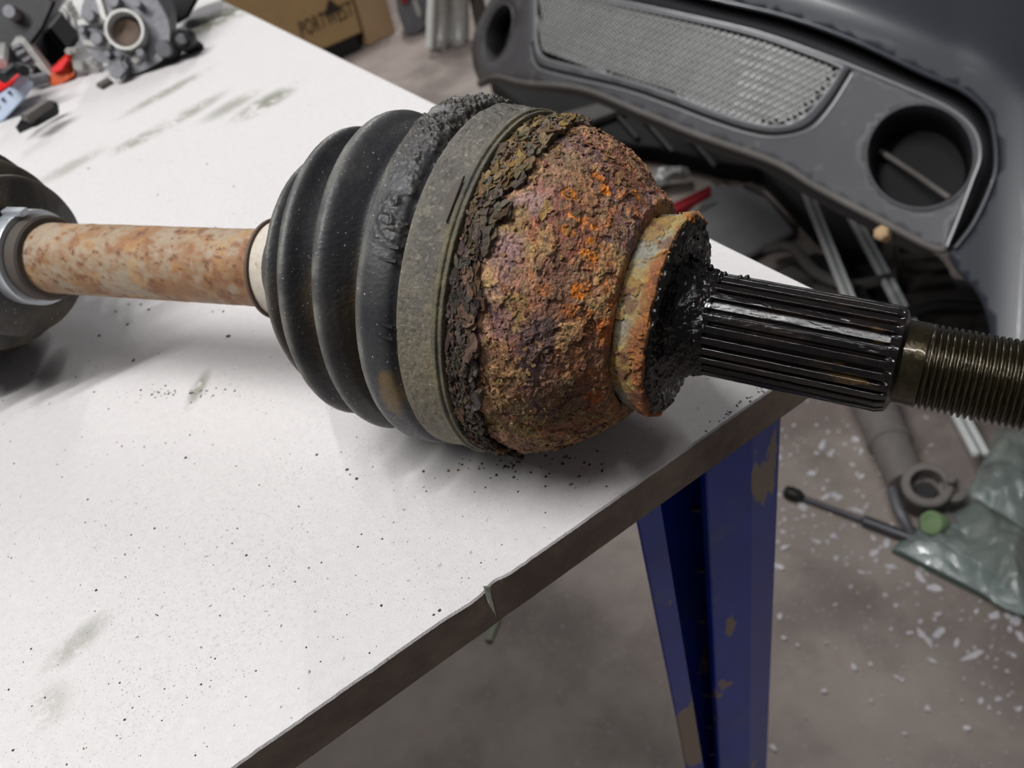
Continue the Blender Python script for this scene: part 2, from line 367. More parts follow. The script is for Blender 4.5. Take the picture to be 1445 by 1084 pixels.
po2 = folded_post('leg_channel', [(-.0945, .019), (-.0850, .017), (-.0655, .050), (-.0230, .052)], [(-.0665, .019), (-.0570, .017), (-.0385, .050), (-.0230, .052)], ZT, .10, .0018)
me_tab = None
for (px, py) in [(962, 660), (975, 722), (982, 808), (985, 880), (990, 935), (995, 985), (1000, 1030), (1004, 1068)]:
    p = vert(px, py, .047); mb = MB()
    mb.prism([p, p + [.004, -.001, -.0035], p + [.0085, 0, -.0045], p + [.004, -.001, -.0012]], (0, .002, .0004))
    mb.build('slot_light', 'lit_lip', po2)  # pale tabs stand in for light showing through the slots
# far posts so that the bench stands
for (x, y) in ((-.06, 1.18), (-1.2, .03), (-1.2, 1.18)):
    folded_post('post', [(x, y), (x, y + .04), (x + .04, y + .04)], [(x, y), (x, y + .04), (x + .04, y + .04)], ZT, 0, .002)

# ================================================================== DRIVESHAFT
RH = 0.0526
PIV = np.array([-0.11136, 0.05440, BENCH + RH])                # centre of the articulated joint
BD = np.array([0.59023, -0.8072, 0.0]); BD /= np.linalg.norm(BD)   # bar axis, level
SD = np.array([0.47591, -0.87724, -0.06296]); SD /= np.linalg.norm(SD)   # stub axis, drooping a little
_MO = [-.2565, -.1908, -.0982, -.0723, -.0617, -.0473, -.0352, -.0234, -.0129, .0290, .0383, .0405, .0470, .0967, .1030, .1256, .1420]
_MN = [-.2420, -.1764, -.0731, -.0506, -.0403, -.0264, -.0082, .0030, .0140, .0500, .0592, .0612, .0668, .1150, .1215, .1425, .1580]
def mu(t):                                             # station along the shaft -> metres from the joint centre
    return float(np.interp(t, _MO, _MN)) if t > _MO[0] else _MN[0] + (t - _MO[0])
def LA(prof): return [(mu(t), r) for t, r in prof]
ds = thing('driveshaft', 'used driveshaft with ribbed black boot, rusted joint and oily splined stub on the bench', 'driveshaft', (PIV[0], PIV[1], BENCH))
def frame(D):
    v = CAM - PIV; e1 = v - D * (v @ D); e1 /= np.linalg.norm(e1); return e1, np.cross(D, e1)
def bendframe(uu, wt):
    """center and axis for a station: blend between the bar axis and the stub axis"""
    uu = mu(uu); D = BD * (1 - wt) + SD * wt; D /= np.linalg.norm(D)
    c = (PIV + BD * uu) * (1 - wt) + (PIV + SD * uu) * wt
    return c, D
def phis(nf, nb, span=2.0):
    return np.concatenate([np.linspace(-span, span, nf, endpoint=False), np.linspace(span, 2 * math.pi - span, nb, endpoint=False)])
def revolve(prof, ph, wfun, disp=None, colf=None):
    """prof (n,2): u,R -> vertex grid; disp(P,u,ph,R)->radial offset; colf(P,u,ph,R,d)->rgb 0..255"""
    prof = np.asarray(prof, float); nu = len(prof); V = np.zeros((nu, len(ph), 3)); Nn = np.zeros_like(V)
    for i, (uu, r) in enumerate(prof):
        c, D = bendframe(uu, wfun(uu)); e1, e2 = frame(D)
        dirs = np.cos(ph)[:, None] * e1 + np.sin(ph)[:, None] * e2
        V[i] = c + r * dirs
    # normals
    du = np.gradient(V, axis=0); dv = np.roll(V, -1, 1) - np.roll(V, 1, 1); Nn = np.cross(dv, du); Nn /= np.linalg.norm(Nn, axis=-1, keepdims=True) + 1e-15
    cc = V.mean(axis=1, keepdims=True); sgn = np.sign(((V - cc) * Nn).sum(-1).sum()); Nn *= sgn
    U = np.repeat(prof[:, :1], len(ph), 1); PH = np.repeat(ph[None, :], nu, 0); RR = np.repeat(prof[:, 1:2], len(ph), 1)
    L = np.stack([U, RR * np.cos(PH), RR * np.sin(PH)], -1)             # object-like coords for noise
    d = disp(L, U, PH, RR) if disp else np.zeros_like(U)
    col = colf(L, U, PH, RR, d) if colf else None
    return V + Nn * d[..., None], col
def resample(pts, n, smooth=True):
    pts = np.asarray(pts, float)
    if smooth:                                        # Catmull-Rom
        out = []
        P = np.vstack([2 * pts[0] - pts[1], pts, 2 * pts[-1] - pts[-2]])
        for i in range(1, len(P) - 2):
            for t in np.linspace(0, 1, 24, endpoint=False):
                p0, p1, p2, p3 = P[i - 1:i + 3]
                out.append(.5 * ((2 * p1) + (-p0 + p2) * t + (2 * p0 - 5 * p1 + 4 * p2 - p3) * t * t + (-p0 + 3 * p1 - 3 * p2 + p3) * t ** 3))
        out.append(pts[-1]); pts = np.array(out)
    s = np.concatenate([[0], np.cumsum(np.linalg.norm(np.diff(pts, axis=0), axis=1))])
    q = np.linspace(0, s[-1], n); return np.stack([np.interp(q, s, pts[:, k]) for k in range(pts.shape[1])], 1)
one = lambda u: 1.0
zero = lambda u: 0.0
def ds_part(name, V, col, m, smooth=True, **kw):
    return link(name, gridmesh(V, closed_v=True, col=col), m, ds, smooth=smooth, **kw)
def axial(P):                                         # nothing; keeps names readable
    return P

# --- bar
def bar_col(P, U, PH, R, d):
    n = fbm(P, 90, 5, 11); n2 = fbm(P, 260, 4, 12); n3 = fbm(P, 700, 3, 14); g = sstep(-.205, -.10, U)
    c = mix((156, 140, 120), (144, 106, 72), sstep(-.45, .5, n + .7 * n2 + .5 * g - .2 + .5 * n3))
    c = mix(c, (124, 80, 54), sstep(.15, .6, n2 + .5 * n3 + .15 * g) * .6)
    c = mix(c, (172, 132, 84), sstep(.1, .5, fbm(P, 180, 3, 13)) * .5)
    c = mix(c, (92, 62, 44), sstep(.42, .6, n3 + .4 * n2) * .8)
    return c
V, col = revolve(resample([(-.215, .0131), (-.15, .0130), (-.094, .0128)], 160, False), np.linspace(0, 2 * math.pi, 160, endpoint=False), zero,
                 lambda P, U, PH, R: .00018 * fbm(P, 260, 4, 3) + .0001 * fbm(P, 900, 2, 5), bar_col)
ds_part('shaft_bar', V, col, 'bar')
# --- seat ring of the outer boot neck
e1, e2 = frame(BD)
mb = MB(); mb.lathe(PIV, BD, LA([(-.1000, .0128), (-.1000, .0156), (-.0985, .0157), (-.0890, .0157), (-.080, .0160)]), 64); mb.build('boot_neck', 'plastic_white', ds, smooth=True)
mb = MB(); mb.lathe(PIV, BD, LA([(-.0998, .0127), (-.1004, .0150), (-.0998, .0166), (-.0990, .0166), (-.0984, .0150)]), 64); mb.build('retaining_ring', 'brown', ds, smooth=True)

def uv_at(prof, wfun, x, y):
    prof = resample(prof, 160, False); best = None
    for uu, r_ in prof:
        c, D = bendframe(uu, wfun(uu)); a, b_ = frame(D); q = np.linspace(-1.6, 1.6, 260); Pq = c + r_ * (np.cos(q)[:, None] * a + np.sin(q)[:, None] * b_) - CAM
        z = Pq @ F_; e = np.hypot(722.5 + FPX * (Pq @ R_) / z - x, 542 - FPX * (Pq @ U_) / z - y) + z * 60
        k_ = int(np.argmin(e))
        if best is None or e[k_] < best[0]: best = (e[k_], uu, q[k_], r_)
    return best[1:]
# --- boot
BP = [(-.0930, .0160), (-.0905, .0180), (-.0860, .0225), (-.0800, .0285), (-.0760, .0335), (-.0738, .0360), (-.0720, .0368), (-.0700, .0352), (-.0686, .0330), (-.0668, .0345), (-.0645, .0415), (-.0630, .0438), (-.0615, .0444), (-.0598, .0436),
      (-.0570, .0400), (-.0545, .0385), (-.0520, .0410), (-.0495, .0466), (-.0472, .0482), (-.0455, .0476), (-.0430, .0440), (-.0412, .0415), (-.0396, .0420), (-.0375, .0475), (-.0362, .0503), (-.0348, .0511), (-.0320, .0513), (-.0285, .0510), (-.0262, .0503), (-.0246, .0486), (-.0215, .0474)]
bw = lambda u: float(np.interp(u, [-.060, -.0500, -.0440, -.0400, -.0360, -.0320], [0, .06, .25, .65, .95, 1]))
rubber_prof = resample(BP, 330)
def boot_mask(P, U, PH):                              # tarry crumbly dirt on the upper flank of the last fold
    top = sstep(.25, .85, PH_s(PH)) * sstep(-.0372, -.0345, U)
    side = sstep(-.05, .5, fbm(P, 160, 3, 31) + .25) * sstep(-.2, .3, PH_s(PH)) * sstep(-.034, -.030, U) * .7
    return np.clip(np.maximum(top * sstep(-.35, .1, fbm(P, 120, 3, 30) + .25), side), 0, 1)
def PH_s(PH):                                         # signed angle, positive = away from the camera over the top
    q = (PH + math.pi) % (2 * math.pi) - math.pi; return q * TOPSIGN
E1, E2 = frame(SD); TOPSIGN = 1.0 if E2[2] > 0 else -1.0
def boot_disp(P, U, PH, R):
    m = boot_mask(P, U, PH); d1, d2, idc = worley(P, 900, 40)
    return .00012 * fbm(P, 120, 3, 33) + m * (.0006 * idc + .0013 * np.maximum(0, fbm(P, 800, 3, 34, .65)) + .0006 * np.maximum(0, fbm(P, 280, 3, 36)) + .0003 * (1 - d1)) + .00006 * fbm(P, 1500, 2, 35)
def boot_col(P, U, PH, R, d):
    crest = np.zeros_like(U)
    for u0 in (-.0728, -.0618, -.0476, -.0354): crest = np.maximum(crest, np.exp(-((U - u0) / .0014) ** 2))
    c = mix((42, 42, 45), (56, 55, 56), sstep(-.3, .3, fbm(P, 70, 4, 41)))
    c = mix(c, (128, 126, 116), crest * (.4 + .35 * sstep(-.3, .4, fbm(P, 150, 4, 42))))
    valley = np.zeros_like(U)
    for u0 in (-.0685, -.0550, -.0410): valley = np.maximum(valley, np.exp(-((U - u0) / .0028) ** 2))
    c = mix(c, (78, 62, 42), valley * sstep(.1, .6, -PH_s(PH) + .3 + .5 * fbm(P, 60, 3, 43)) * .8)
    c = mix(c, (96, 74, 34), sstep(.45, 1.0, -PH_s(PH) + .5 * fbm(P, 80, 4, 44)) * sstep(1.7, 1.0, -PH_s(PH)) * sstep(-.036, -.032, U) * sstep(-.1, .35, fbm(P, 70, 3, 45)) * .9)
    g_ = np.exp(-((U - YP[0]) / .0032) ** 2 - ((PH - YP[1]) * .05 / .0085) ** 2); c = mix(c, (118, 92, 40), sstep(.25, .7, g_ + .5 * fbm(P, 150, 4, 47)) * .75)
    m = boot_mask(P, U, PH); c = mix(c, (38, 34, 31), m * .9); c = mix(c, (92, 84, 68), m * sstep(.12, .35, fbm(P, 900, 3, 46)) * .55)
    return c
YP = uv_at(BP, bw, 549, 556)
V, col = revolve(rubber_prof, phis(760, 160), bw, boot_disp, boot_col)
ds_part('boot', V, col, 'rubber', label='ribbed black rubber boot with dusty crests')
# moulded double marks on the last fold
def on_axis_pt(u_, ph, r_, wt=None):
    wt = bw(u_) if wt is None else wt; c, D = bendframe(u_, wt); a, b_ = frame(D)
    return c + r_ * (math.cos(ph) * a + math.sin(ph) * b_), D, -math.sin(ph) * a + math.cos(ph) * b_, math.cos(ph) * a + math.sin(ph) * b_
for mx, my in ((552, 357), (545, 466)):
    u0_, ph0, r0_ = uv_at(BP, bw, mx, my)
    for k_ in (-1, 1):
        ph = ph0 + k_ * .032; r_ = r0_; p, D, T, N_ = on_axis_pt(u0_, ph, r_); mb = MB(); mb.box(p - D * .0026 - T * .0004 - N_ * .0002, D * .0050, T * .0008, N_ * .0008); mb.build('moulded_mark', 'black', ds)
        p, D, T, N_ = on_axis_pt(-.0288, ph, r_); mb = MB(); mb.box(p - D * .0026 - T * .00025 - N_ * .0003, D * .0040 - N_ * .0004, T * .0005, N_ * .0006); mb.build('moulded_mark', 'black', ds)

# --- clamp band
def band_disp(P, U, PH, R):
    up = sstep(-.1, 1.0, PH_s(PH)); d1, d2, idc = worley(P, 900, 50)
    edge = sstep(-.0245, -.0225, U)
    return (.00022 * fbm(P, 500, 4, 51) + .00012 * idc + .0009 * up * edge * np.maximum(0, fbm(P, 260, 4, 52) + .1)) * edge + .0012 * sstep(.9, 1.3, PH_s(PH)) * edge * np.maximum(0, fbm(P, 200, 3, 53) + .1)
def band_col(P, U, PH, R, d):
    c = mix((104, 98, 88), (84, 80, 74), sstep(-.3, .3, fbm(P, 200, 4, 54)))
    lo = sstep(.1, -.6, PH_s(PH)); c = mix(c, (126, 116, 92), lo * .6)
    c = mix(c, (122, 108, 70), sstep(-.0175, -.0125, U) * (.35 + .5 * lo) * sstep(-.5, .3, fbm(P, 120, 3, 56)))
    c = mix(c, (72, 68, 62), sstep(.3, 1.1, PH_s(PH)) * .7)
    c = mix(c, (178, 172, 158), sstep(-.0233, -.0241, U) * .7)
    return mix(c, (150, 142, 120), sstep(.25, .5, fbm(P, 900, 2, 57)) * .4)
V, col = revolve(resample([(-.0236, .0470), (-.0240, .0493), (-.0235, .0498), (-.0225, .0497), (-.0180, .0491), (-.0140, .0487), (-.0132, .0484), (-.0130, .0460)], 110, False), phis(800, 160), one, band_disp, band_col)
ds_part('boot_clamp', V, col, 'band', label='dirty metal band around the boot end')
def rim_col(P, U, PH, R, d):
    c = mix((104, 96, 72), (82, 77, 64), sstep(-.3, .3, fbm(P, 120, 4, 61))); return mix(c, (70, 70, 68), sstep(.25, .45, PH_s(PH)) * sstep(.75, .5, PH_s(PH)) * .6)
V, col = revolve(resample([(-.0146, .0465), (-.0146, .0489), (-.0139, .0496), (-.0131, .0497), (-.0126, .0490), (-.0120, .0492), (-.0113, .0489), (-.0110, .0465)], 40), phis(700, 120), one,
                 lambda P, U, PH, R: .00022 * fbm(P, 160, 3, 62) + .00008 * fbm(P, 900, 2, 63), rim_col)
ds_part('clamp_rim', V, col, 'band')
# small curved tab tucked against the rim
mb = MB(); pts = []
for t in np.linspace(0, 1, 13):
    ph = (.22 + .26 * t) * TOPSIGN; p, D, T, N_ = on_axis_pt(-.0144 - .0020 * math.sin(math.pi * t) ** .8, ph, .0497, 1); pts.append(p)
mb.prism(pts, N_ * .0009); mb.build('clamp_tab', 'junk_brown', ds, bevel=.0002)

# --- rusted joint housing
HP = [(-.0150, .0455), (-.0120, .0459), (-.0060, .0461), (0, .0459), (.0045, .0452), (.0085, .0440), (.0125, .0422), (.0157, .0402), (.0190, .0378), (.0220, .0355), (.0245, .0335), (.0268, .0316), (.0284, .0303), (.0293, .0294), (.0296, .0262)]
def layers(P):
    wv = P + .0013 * np.stack([vnoise(P, 320, 70), vnoise(P, 320, 71), vnoise(P, 320, 72)], -1) + .0004 * np.stack([vnoise(P, 1300, 73), vnoise(P, 1300, 74), vnoise(P, 1300, 75)], -1)
    return wv
def house_fields(P, U, PH, R):
    Wp = layers(P)
    a = fbm(Wp, 95, 4, 80); b_ = fbm(Wp, 190, 4, 81); c_ = fbm(Wp, 420, 3, 82)
    s1 = sstep(.02, .05, a); s2 = sstep(.08, .12, b_ + .25 * a); s3 = sstep(.12, .17, c_ + .2 * b_)
    d1, d2, idc = worley(Wp, 420, 83)
    crack = sstep(.10, .0, d2 - d1)
    wid = .0062 + .0022 * fbm(P, 110, 3, 84) + .0022 * (worley(P * [0.6, 1, 1], 260, 86)[2] - .5) + .004 * sstep(.35, 1.0, PH_s(PH))
    zone = sstep(.0004, -.0004, (U + .0112) - wid)
    return a, b_, c_, s1, s2, s3, idc, crack, zone, wid
cache = {}
PATCH = []
for (x, y, rx, ry, colr, am) in [(767, 222, 40, 45, (160, 126, 94), .6), (752, 291, 26, 18, (150, 124, 122), .55), (712, 350, 26, 24, (146, 118, 118), .55), (724, 308, 24, 20, (156, 132, 82), .7), (727, 440, 16, 26, (160, 132, 76), .7), (700, 530, 30, 50, (150, 112, 70), .65),
        (756, 494, 20, 50, (88, 70, 72), .8), (705, 455, 14, 20, (122, 84, 90), .6), (790, 400, 24, 40, (132, 100, 84), .5), (735, 600, 60, 22, (138, 116, 66), .6), (800, 560, 40, 40, (78, 56, 46), .55), (880, 250, 30, 30, (120, 84, 60), .5), (830, 500, 20, 60, (142, 88, 50), .5), (800, 230, 30, 20, (112, 96, 72), .5),
        (804, 275, 10, 10, (208, 124, 48), 1), (853, 269, 6, 10, (214, 128, 46), 1), (836, 343, 8, 6, (214, 130, 48), 1), (831, 360, 10, 7, (214, 128, 46), 1), (818, 412, 10, 9, (216, 122, 36), .95), (798, 326, 9, 5, (206, 124, 44), .8), (897, 275, 7, 7, (214, 126, 46), .9), (838, 321, 6, 5, (214, 126, 40), .9), (841, 250, 8, 5, (206, 116, 40), .8),
        (812, 440, 20, 8, (186, 98, 40), .6), (850, 470, 8, 20, (196, 104, 40), .6), (835, 560, 10, 14, (196, 96, 34), .7), (845, 590, 8, 10, (186, 90, 36), .6), (770, 410, 8, 8, (190, 104, 48), .5)]:
    a_, b_, r_ = uv_at(HP, one, x, y); PATCH.append((a_, b_, r_, rx * .00024, ry * .00021, colr, am, .6 if rx < 12 else 1))
def house_disp(P, U, PH, R):
    f = house_fields(P, U, PH, R); cache['h'] = f; a, b_, c_, s1, s2, s3, idc, crack, zone, wid = f
    Wp = layers(P); g1, g2, gi = worley(Wp * [1, .7, .7], 300, 87); cr = sstep(.13, .0, g2 - g1)
    rough_end = sstep(.004, .02, U)
    d = .00040 * s1 + .00042 * s2 + .00014 * s3 + .00026 * fbm(P, 900, 4, 88, .6) + .00030 * fbm(P, 330, 4, 94, .6) + .00025 * rough_end * fbm(P, 420, 4, 89) - .00010 * crack
    tz = fbm(Wp * [1.6, .9, .9], 210, 4, 91, .6) + .9 * (gi - .5); lump = .0008 + .0016 * (.5 * np.floor(tz * 4 + .5) / 4 + .5 + .25 * tz) + .0004 * fbm(P, 900, 3, 90)
    low = sstep(.2, -.3, PH_s(PH))
    d = d * (1 - zone) + zone * (lump * (.8 + .4 * low) - .0011 * cr)
    moat = np.exp(-((U + .0112 - wid - .0011) / .0009) ** 2) * (1 - zone)
    d = d - .0007 * moat * (.5 + .5 * low)
    return d * sstep(.0300, .0288, U)
def house_col(P, U, PH, R, d):
    a, b_, c_, s1, s2, s3, idc, crack, zone, wid = cache['h']
    ph = PH_s(PH)
    red = sstep(-.004, .016, U + .004 * fbm(P, 60, 3, 100))                  # right part is redder
    base = mix((136, 98, 92), (120, 74, 56), red)                            # exposed layer
    base = mix(base, (92, 74, 78), sstep(.0, .25, fbm(P, 75, 4, 101)) * .8)
    base = mix(base, (176, 150, 148), sstep(.05, .35, fbm(P, 130, 4, 102)) * (1 - red) * .75 * sstep(-.4, .2, ph))
    plate = mix((158, 122, 86), (142, 100, 64), red); plate = mix(plate, (158, 134, 76), sstep(.0, .35, fbm(P, 90, 4, 103)) * (1 - .45 * red))
    plate = mix(plate, (134, 96, 80), sstep(.05, .3, fbm(P, 140, 4, 104)) * .6)
    c = mix(base, plate, np.clip(.75 * s2 + .45 * s1, 0, 1)); c = mix(c, (108, 92, 62), s3 * .55)
    # bright orange pitting
    zone_o = np.exp(-((U - .0095) / .0095) ** 2) * sstep(-1.1, -.3, ph) * sstep(1.1, .5, ph)
    of = fbm(P, 330, 3, 105) + .5 * fbm(P, 120, 3, 106)
    c = mix(c, (216, 124, 34), sstep(.62 - .12 * zone_o, .70 - .12 * zone_o, of) * (.25 + .6 * zone_o))
    c = mix(c, (168, 92, 44), sstep(.2, .6, fbm(P, 260, 4, 107)) * red * .6)
    c = c * np.array([1.02, .98, .97]); lum = c.mean(-1, keepdims=True); c = (lum + (c - lum) * .84) * 1.24
    for (pu, pp, pr, su, sp_, colr, am, th_) in PATCH:
        g_ = np.exp(-((U - pu) / su) ** 2 - ((PH - pp) * pr / sp_) ** 2); k_ = sstep(.34, .60, g_ + (.35 if su > .003 else .75) * fbm(P, 240, 4, int(abs(pu * 9e4)) % 97) * th_)
        c = mix(c, colr, k_ * am)
    gr = fbm(P, 1300, 3, 131, .7); c = c * (1 + .30 * gr[..., None])
    c = mix(c, (58, 42, 38), crack * .35); c = mix(c, (76, 56, 50), sstep(.15, .5, -fbm(P, 520, 4, 108, .65)) * .7)
    c = mix(c, (120, 104, 62), sstep(-.3, -.75, ph) * sstep(.02, .25, fbm(P, 200, 4, 109)) * .5)
    # the dark grey-brown scale next to the clamp
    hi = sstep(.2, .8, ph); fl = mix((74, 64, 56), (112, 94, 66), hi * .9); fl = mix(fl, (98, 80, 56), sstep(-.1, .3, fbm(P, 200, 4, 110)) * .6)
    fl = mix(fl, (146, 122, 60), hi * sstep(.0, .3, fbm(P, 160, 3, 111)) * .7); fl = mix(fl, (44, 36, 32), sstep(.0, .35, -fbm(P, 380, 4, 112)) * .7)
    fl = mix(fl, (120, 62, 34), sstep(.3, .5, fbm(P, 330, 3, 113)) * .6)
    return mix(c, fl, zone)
V, col = revolve(resample(HP, 330), phis(1150, 120, 1.9), one, house_disp, house_col)
ds_part('joint_housing', V, col, 'rust', smooth=True, label='heavily rusted bell shaped joint housing with peeling scale')
# --- loose scale: thin jagged plates lifting off
def flakes(n, ufun, phr, size, lift, colf, rbase, hth=(.0003, .0007), smin=.6):
    mb = MB(); HPn = np.array(HP)
    for i in range(n):
        ph = random.uniform(*phr) * TOPSIGN; uu = ufun(ph * TOPSIGN); r_ = np.interp(uu, HPn[:, 0], HPn[:, 1]) + rbase(uu)
        p, D, T, N_ = on_axis_pt(uu, ph, r_, 1); s_ = size * random.uniform(smin, 1.5); m_ = random.randint(12, 18)
        rot = random.uniform(0, 6.28); tilt = random.uniform(*lift); th = random.uniform(*hth)
        slope = (np.interp(uu + .001, HPn[:, 0], HPn[:, 1]) - np.interp(uu - .001, HPn[:, 0], HPn[:, 1])) / .002
        Dd = D + N_ * slope; Dd /= np.linalg.norm(Dd); Nn = np.cross(T, Dd); Nn *= np.sign(Nn @ N_)
        a = Dd * math.cos(tilt) + Nn * math.sin(tilt); tw = random.uniform(-.35, .35); b_ = T * math.cos(tw) + Nn * math.sin(tw); nn = np.cross(a, b_); nn *= np.sign(nn @ Nn)
        asp = random.uniform(.45, .85); sd = random.uniform(0, 6.28); top = []; mid = []
        for k_ in range(m_):
            q = rot + 2 * math.pi * k_ / m_ + random.uniform(-.12, .12); rr = s_ * (.85 + .3 * math.sin(2 * q + sd) + .2 * math.sin(3 * q + 2 * sd) + random.uniform(-.2, .2))
            x_, y_ = rr * math.cos(q) * asp, rr * math.sin(q)
            top.append(p + a * x_ + b_ * y_ + nn * (th + random.uniform(-.12, .12) * s_)); mid.append(p + a * x_ * .55 + b_ * y_ * .55 + nn * (th * 1.2 + random.uniform(-.08, .08) * s_))
        bot = [q_ - nn * th * 1.6 - (q_ - p) * .12 for q_ in top]
        ctr = p + nn * th * 1.3; V_ = top + mid + bot + [ctr]; c_ = colf(ph * TOPSIGN, uu); cI = 3 * m_
        F_l = [(k_, (k_ + 1) % m_, m_ + (k_ + 1) % m_, m_ + k_) for k_ in range(m_)] + [(m_ + k_, m_ + (k_ + 1) % m_, cI) for k_ in range(m_)] + [((k_ + 1) % m_, k_, 2 * m_ + k_, 2 * m_ + (k_ + 1) % m_) for k_ in range(m_)]
        mb.add(V_, F_l, c_)
    return mb
def jit(c, a=14):
    d = random.uniform(-a, a); return tuple(max(8, v + d + random.uniform(-4, 4)) for v in c)
def zone_u(ph):
    wd = .0065 + .0045 * max(0, min(1, (ph - .3) / .6)); return -.0105 + wd * random.random() ** .8
def zone_c(ph, uu):
    t = max(0, min(1, (ph - .1) / .6)); a = random.choice([(72, 64, 58), (86, 76, 66), (62, 54, 50), (96, 76, 62)]); b_ = random.choice([(112, 94, 68), (132, 108, 68), (90, 80, 68), (108, 82, 62), (100, 90, 80)])
    return jit(tuple(a[i] * (1 - t) + b_[i] * t for i in range(3)))
flakes(330, zone_u, (-1.5, 1.45), .0021, (-.08, .28), zone_c, lambda u_: random.uniform(.0006, .0020)).build('loose_scale', 'flake', ds, kind='stuff')
flakes(900, zone_u, (-1.5, 1.45), .0007, (-.3, .6), zone_c, lambda u_: random.uniform(.0010, .0026), (.0002, .0005)).build('loose_scale', 'flake', ds, kind='stuff')
flakes(110, lambda ph: -.0105 + (.0070 if ph < .3 else .0095) + random.uniform(-.002, .0015), (-1.5, 1.45), .0024, (-.02, .32), zone_c, lambda u_: random.uniform(.0008, .0018), (.0004, .0009)).build('loose_scale', 'flake', ds, kind='stuff')
def skin_c(ph, uu): return jit(random.choice([(142, 108, 78), (134, 96, 72), (118, 90, 66), (122, 84, 68), (146, 114, 76)]), 10)
flakes(420, lambda ph: random.uniform(-.002, .028), (-1.6, 1.6), .0007, (-.2, .3), skin_c, lambda u_: random.uniform(.0002, .0006), (.0001, .0003)).build('loose_scale', 'flake', ds, kind='stuff')
flakes(60, lambda ph: random.uniform(-.002, .024), (-1.6, 1.6), .0016, (-.08, .1), skin_c, lambda u_: random.uniform(.0001, .0003), (.0001, .0002)).build('loose_scale', 'flake', ds, kind='stuff')

# --- collar
def col_disp(P, U, PH, R):
    Wp = layers(P + .5); b_ = fbm(Wp, 130, 4, 121); s = sstep(.03, .06, b_); s2 = sstep(.1, .14, fbm(Wp, 300, 3, 122))
    e = sstep(.034, .0385, U)
    return (.00055 * s + .0003 * s2 + .00022 * fbm(P, 700, 4, 123) + e * .0007 * fbm(P, 260, 4, 124)) * sstep(.0400, .0385, U)
def col_col(P, U, PH, R, d):
    Wp = layers(P + .5); b_ = fbm(Wp, 130, 4, 121); s = sstep(.03, .06, b_); ph = PH_s(PH)
    c = mix((136, 132, 120), (156, 134, 82), sstep(-.2, .25, fbm(P, 90, 4, 126)))
    c = mix(c, (136, 104, 56), s * .7)
    e = sstep(.0330, .0365, U + .0045 * fbm(P, 110, 4, 127) - .0025 * sstep(.1, .8, ph)) 
    c = mix(c, mix((138, 82, 48), (196, 112, 44), sstep(.1, .4, fbm(P, 330, 3, 128))), e * .85)
    c = mix(c, (86, 52, 44), sstep(.1, .35, fbm(P, 240, 4, 129)) * .55)
    c = mix(c, (150, 146, 132), sstep(.2, .45, fbm(P, 150, 3, 130)) * sstep(.036, .030, U) * .7)
    c = mix(c, (52, 44, 34), sstep(.0305, .0290, U) * .8)
    return mix(c, (24, 20, 18), sstep(.0386, .0392, U))
V, col = revolve(resample([(.0262, .0245), (.0290, .0252), (.0305, .0260), (.0330, .0264), (.0355, .0268), (.0376, .0273), (.0384, .0272), (.0388, .0255), (.0392, .0238)], 150, False), phis(760, 90, 1.9), one, col_disp, col_col)
ds_part('collar', V, col, 'rust', label='rust flaked collar with orange edge')
# --- black greasy shoulder
def gr_disp(P, U, PH, R):
    return .0011 * fbm(P, 260, 4, 141) + .0007 * np.maximum(0, fbm(P, 700, 3, 142))
def gr_col(P, U, PH, R, d):
    return mix((9, 8, 7), (24, 18, 15), sstep(.0, .5, fbm(P, 400, 3, 143)))
V, col = revolve(resample([(.0384, .0262), (.0402, .0252), (.0405, .0210), (.0412, .0175), (.0435, .0155), (.0470, .0143), (.0500, .0136), (.0510, .0120)], 120), phis(420, 80), one, gr_disp, gr_col)
ds_part('greasy_shoulder', V, col, 'grease')
# --- splines
NT = 28
def sp_R(U, PH, R):
    t = (PH * NT / (2 * math.pi)) % 1; tooth = sstep(.06, .24, t) * sstep(.94, .76, t)
    run = sstep(.0455, .0500, U) * sstep(.0964, .0940, U); return (tooth - 1) * .0014 * run
def sp_disp(P, U, PH, R):
    return sp_R(U, PH, R) + .00012 * fbm(P * [.3, 1, 1], 700, 3, 151) + .0003 * sstep(.052, .047, U) * fbm(P, 500, 3, 152)
def sp_col(P, U, PH, R, d):
    c = mix((12, 9, 9), (28, 21, 18), sstep(-.2, .5, fbm(P * [.25, 1, 1], 500, 4, 153))); c = mix(c, (9, 7, 7), sstep(.062, .050, U) * .8)
    return mix(c, (96, 76, 40), sstep(.35, .5, fbm(P * [.3, 1, 1], 300, 3, 154)) * sstep(.075, .09, U) * .6)
V, col = revolve(resample([(.0440, .0132), (.0470, .0137), (.0600, .0136), (.0940, .0133), (.0962, .0126), (.0972, .0104)], 260, False), np.linspace(0, 2 * math.pi, 28 * 26, endpoint=False), one, sp_disp, sp_col)
ds_part('spline', V, col, 'oil', label='black oily splined shaft section')
# lumps of tar on the spline top edge
mb = MB()
for i in range(26):
    u_ = .0405 + .022 * random.random() ** 1.6; ph = (random.uniform(.9, 1.5)) * TOPSIGN; r_ = np.interp(u_, [.04, .0435, .05, .07], [.024, .0155, .0137, .0135])
    p, D, T, N_ = on_axis_pt(u_, ph, r_, 1); s_ = random.uniform(.0003, .0009); mb.lathe(p - N_ * s_, N_ + D * random.uniform(-.4, .4), [(0, s_ * .5), (s_ * .5, s_), (s_ * 1.3, s_ * .9), (s_ * 2, s_ * .3)], 8, (18, 16, 14))
mb.build('grease_lump', 'grease', ds, smooth=True, kind='stuff')
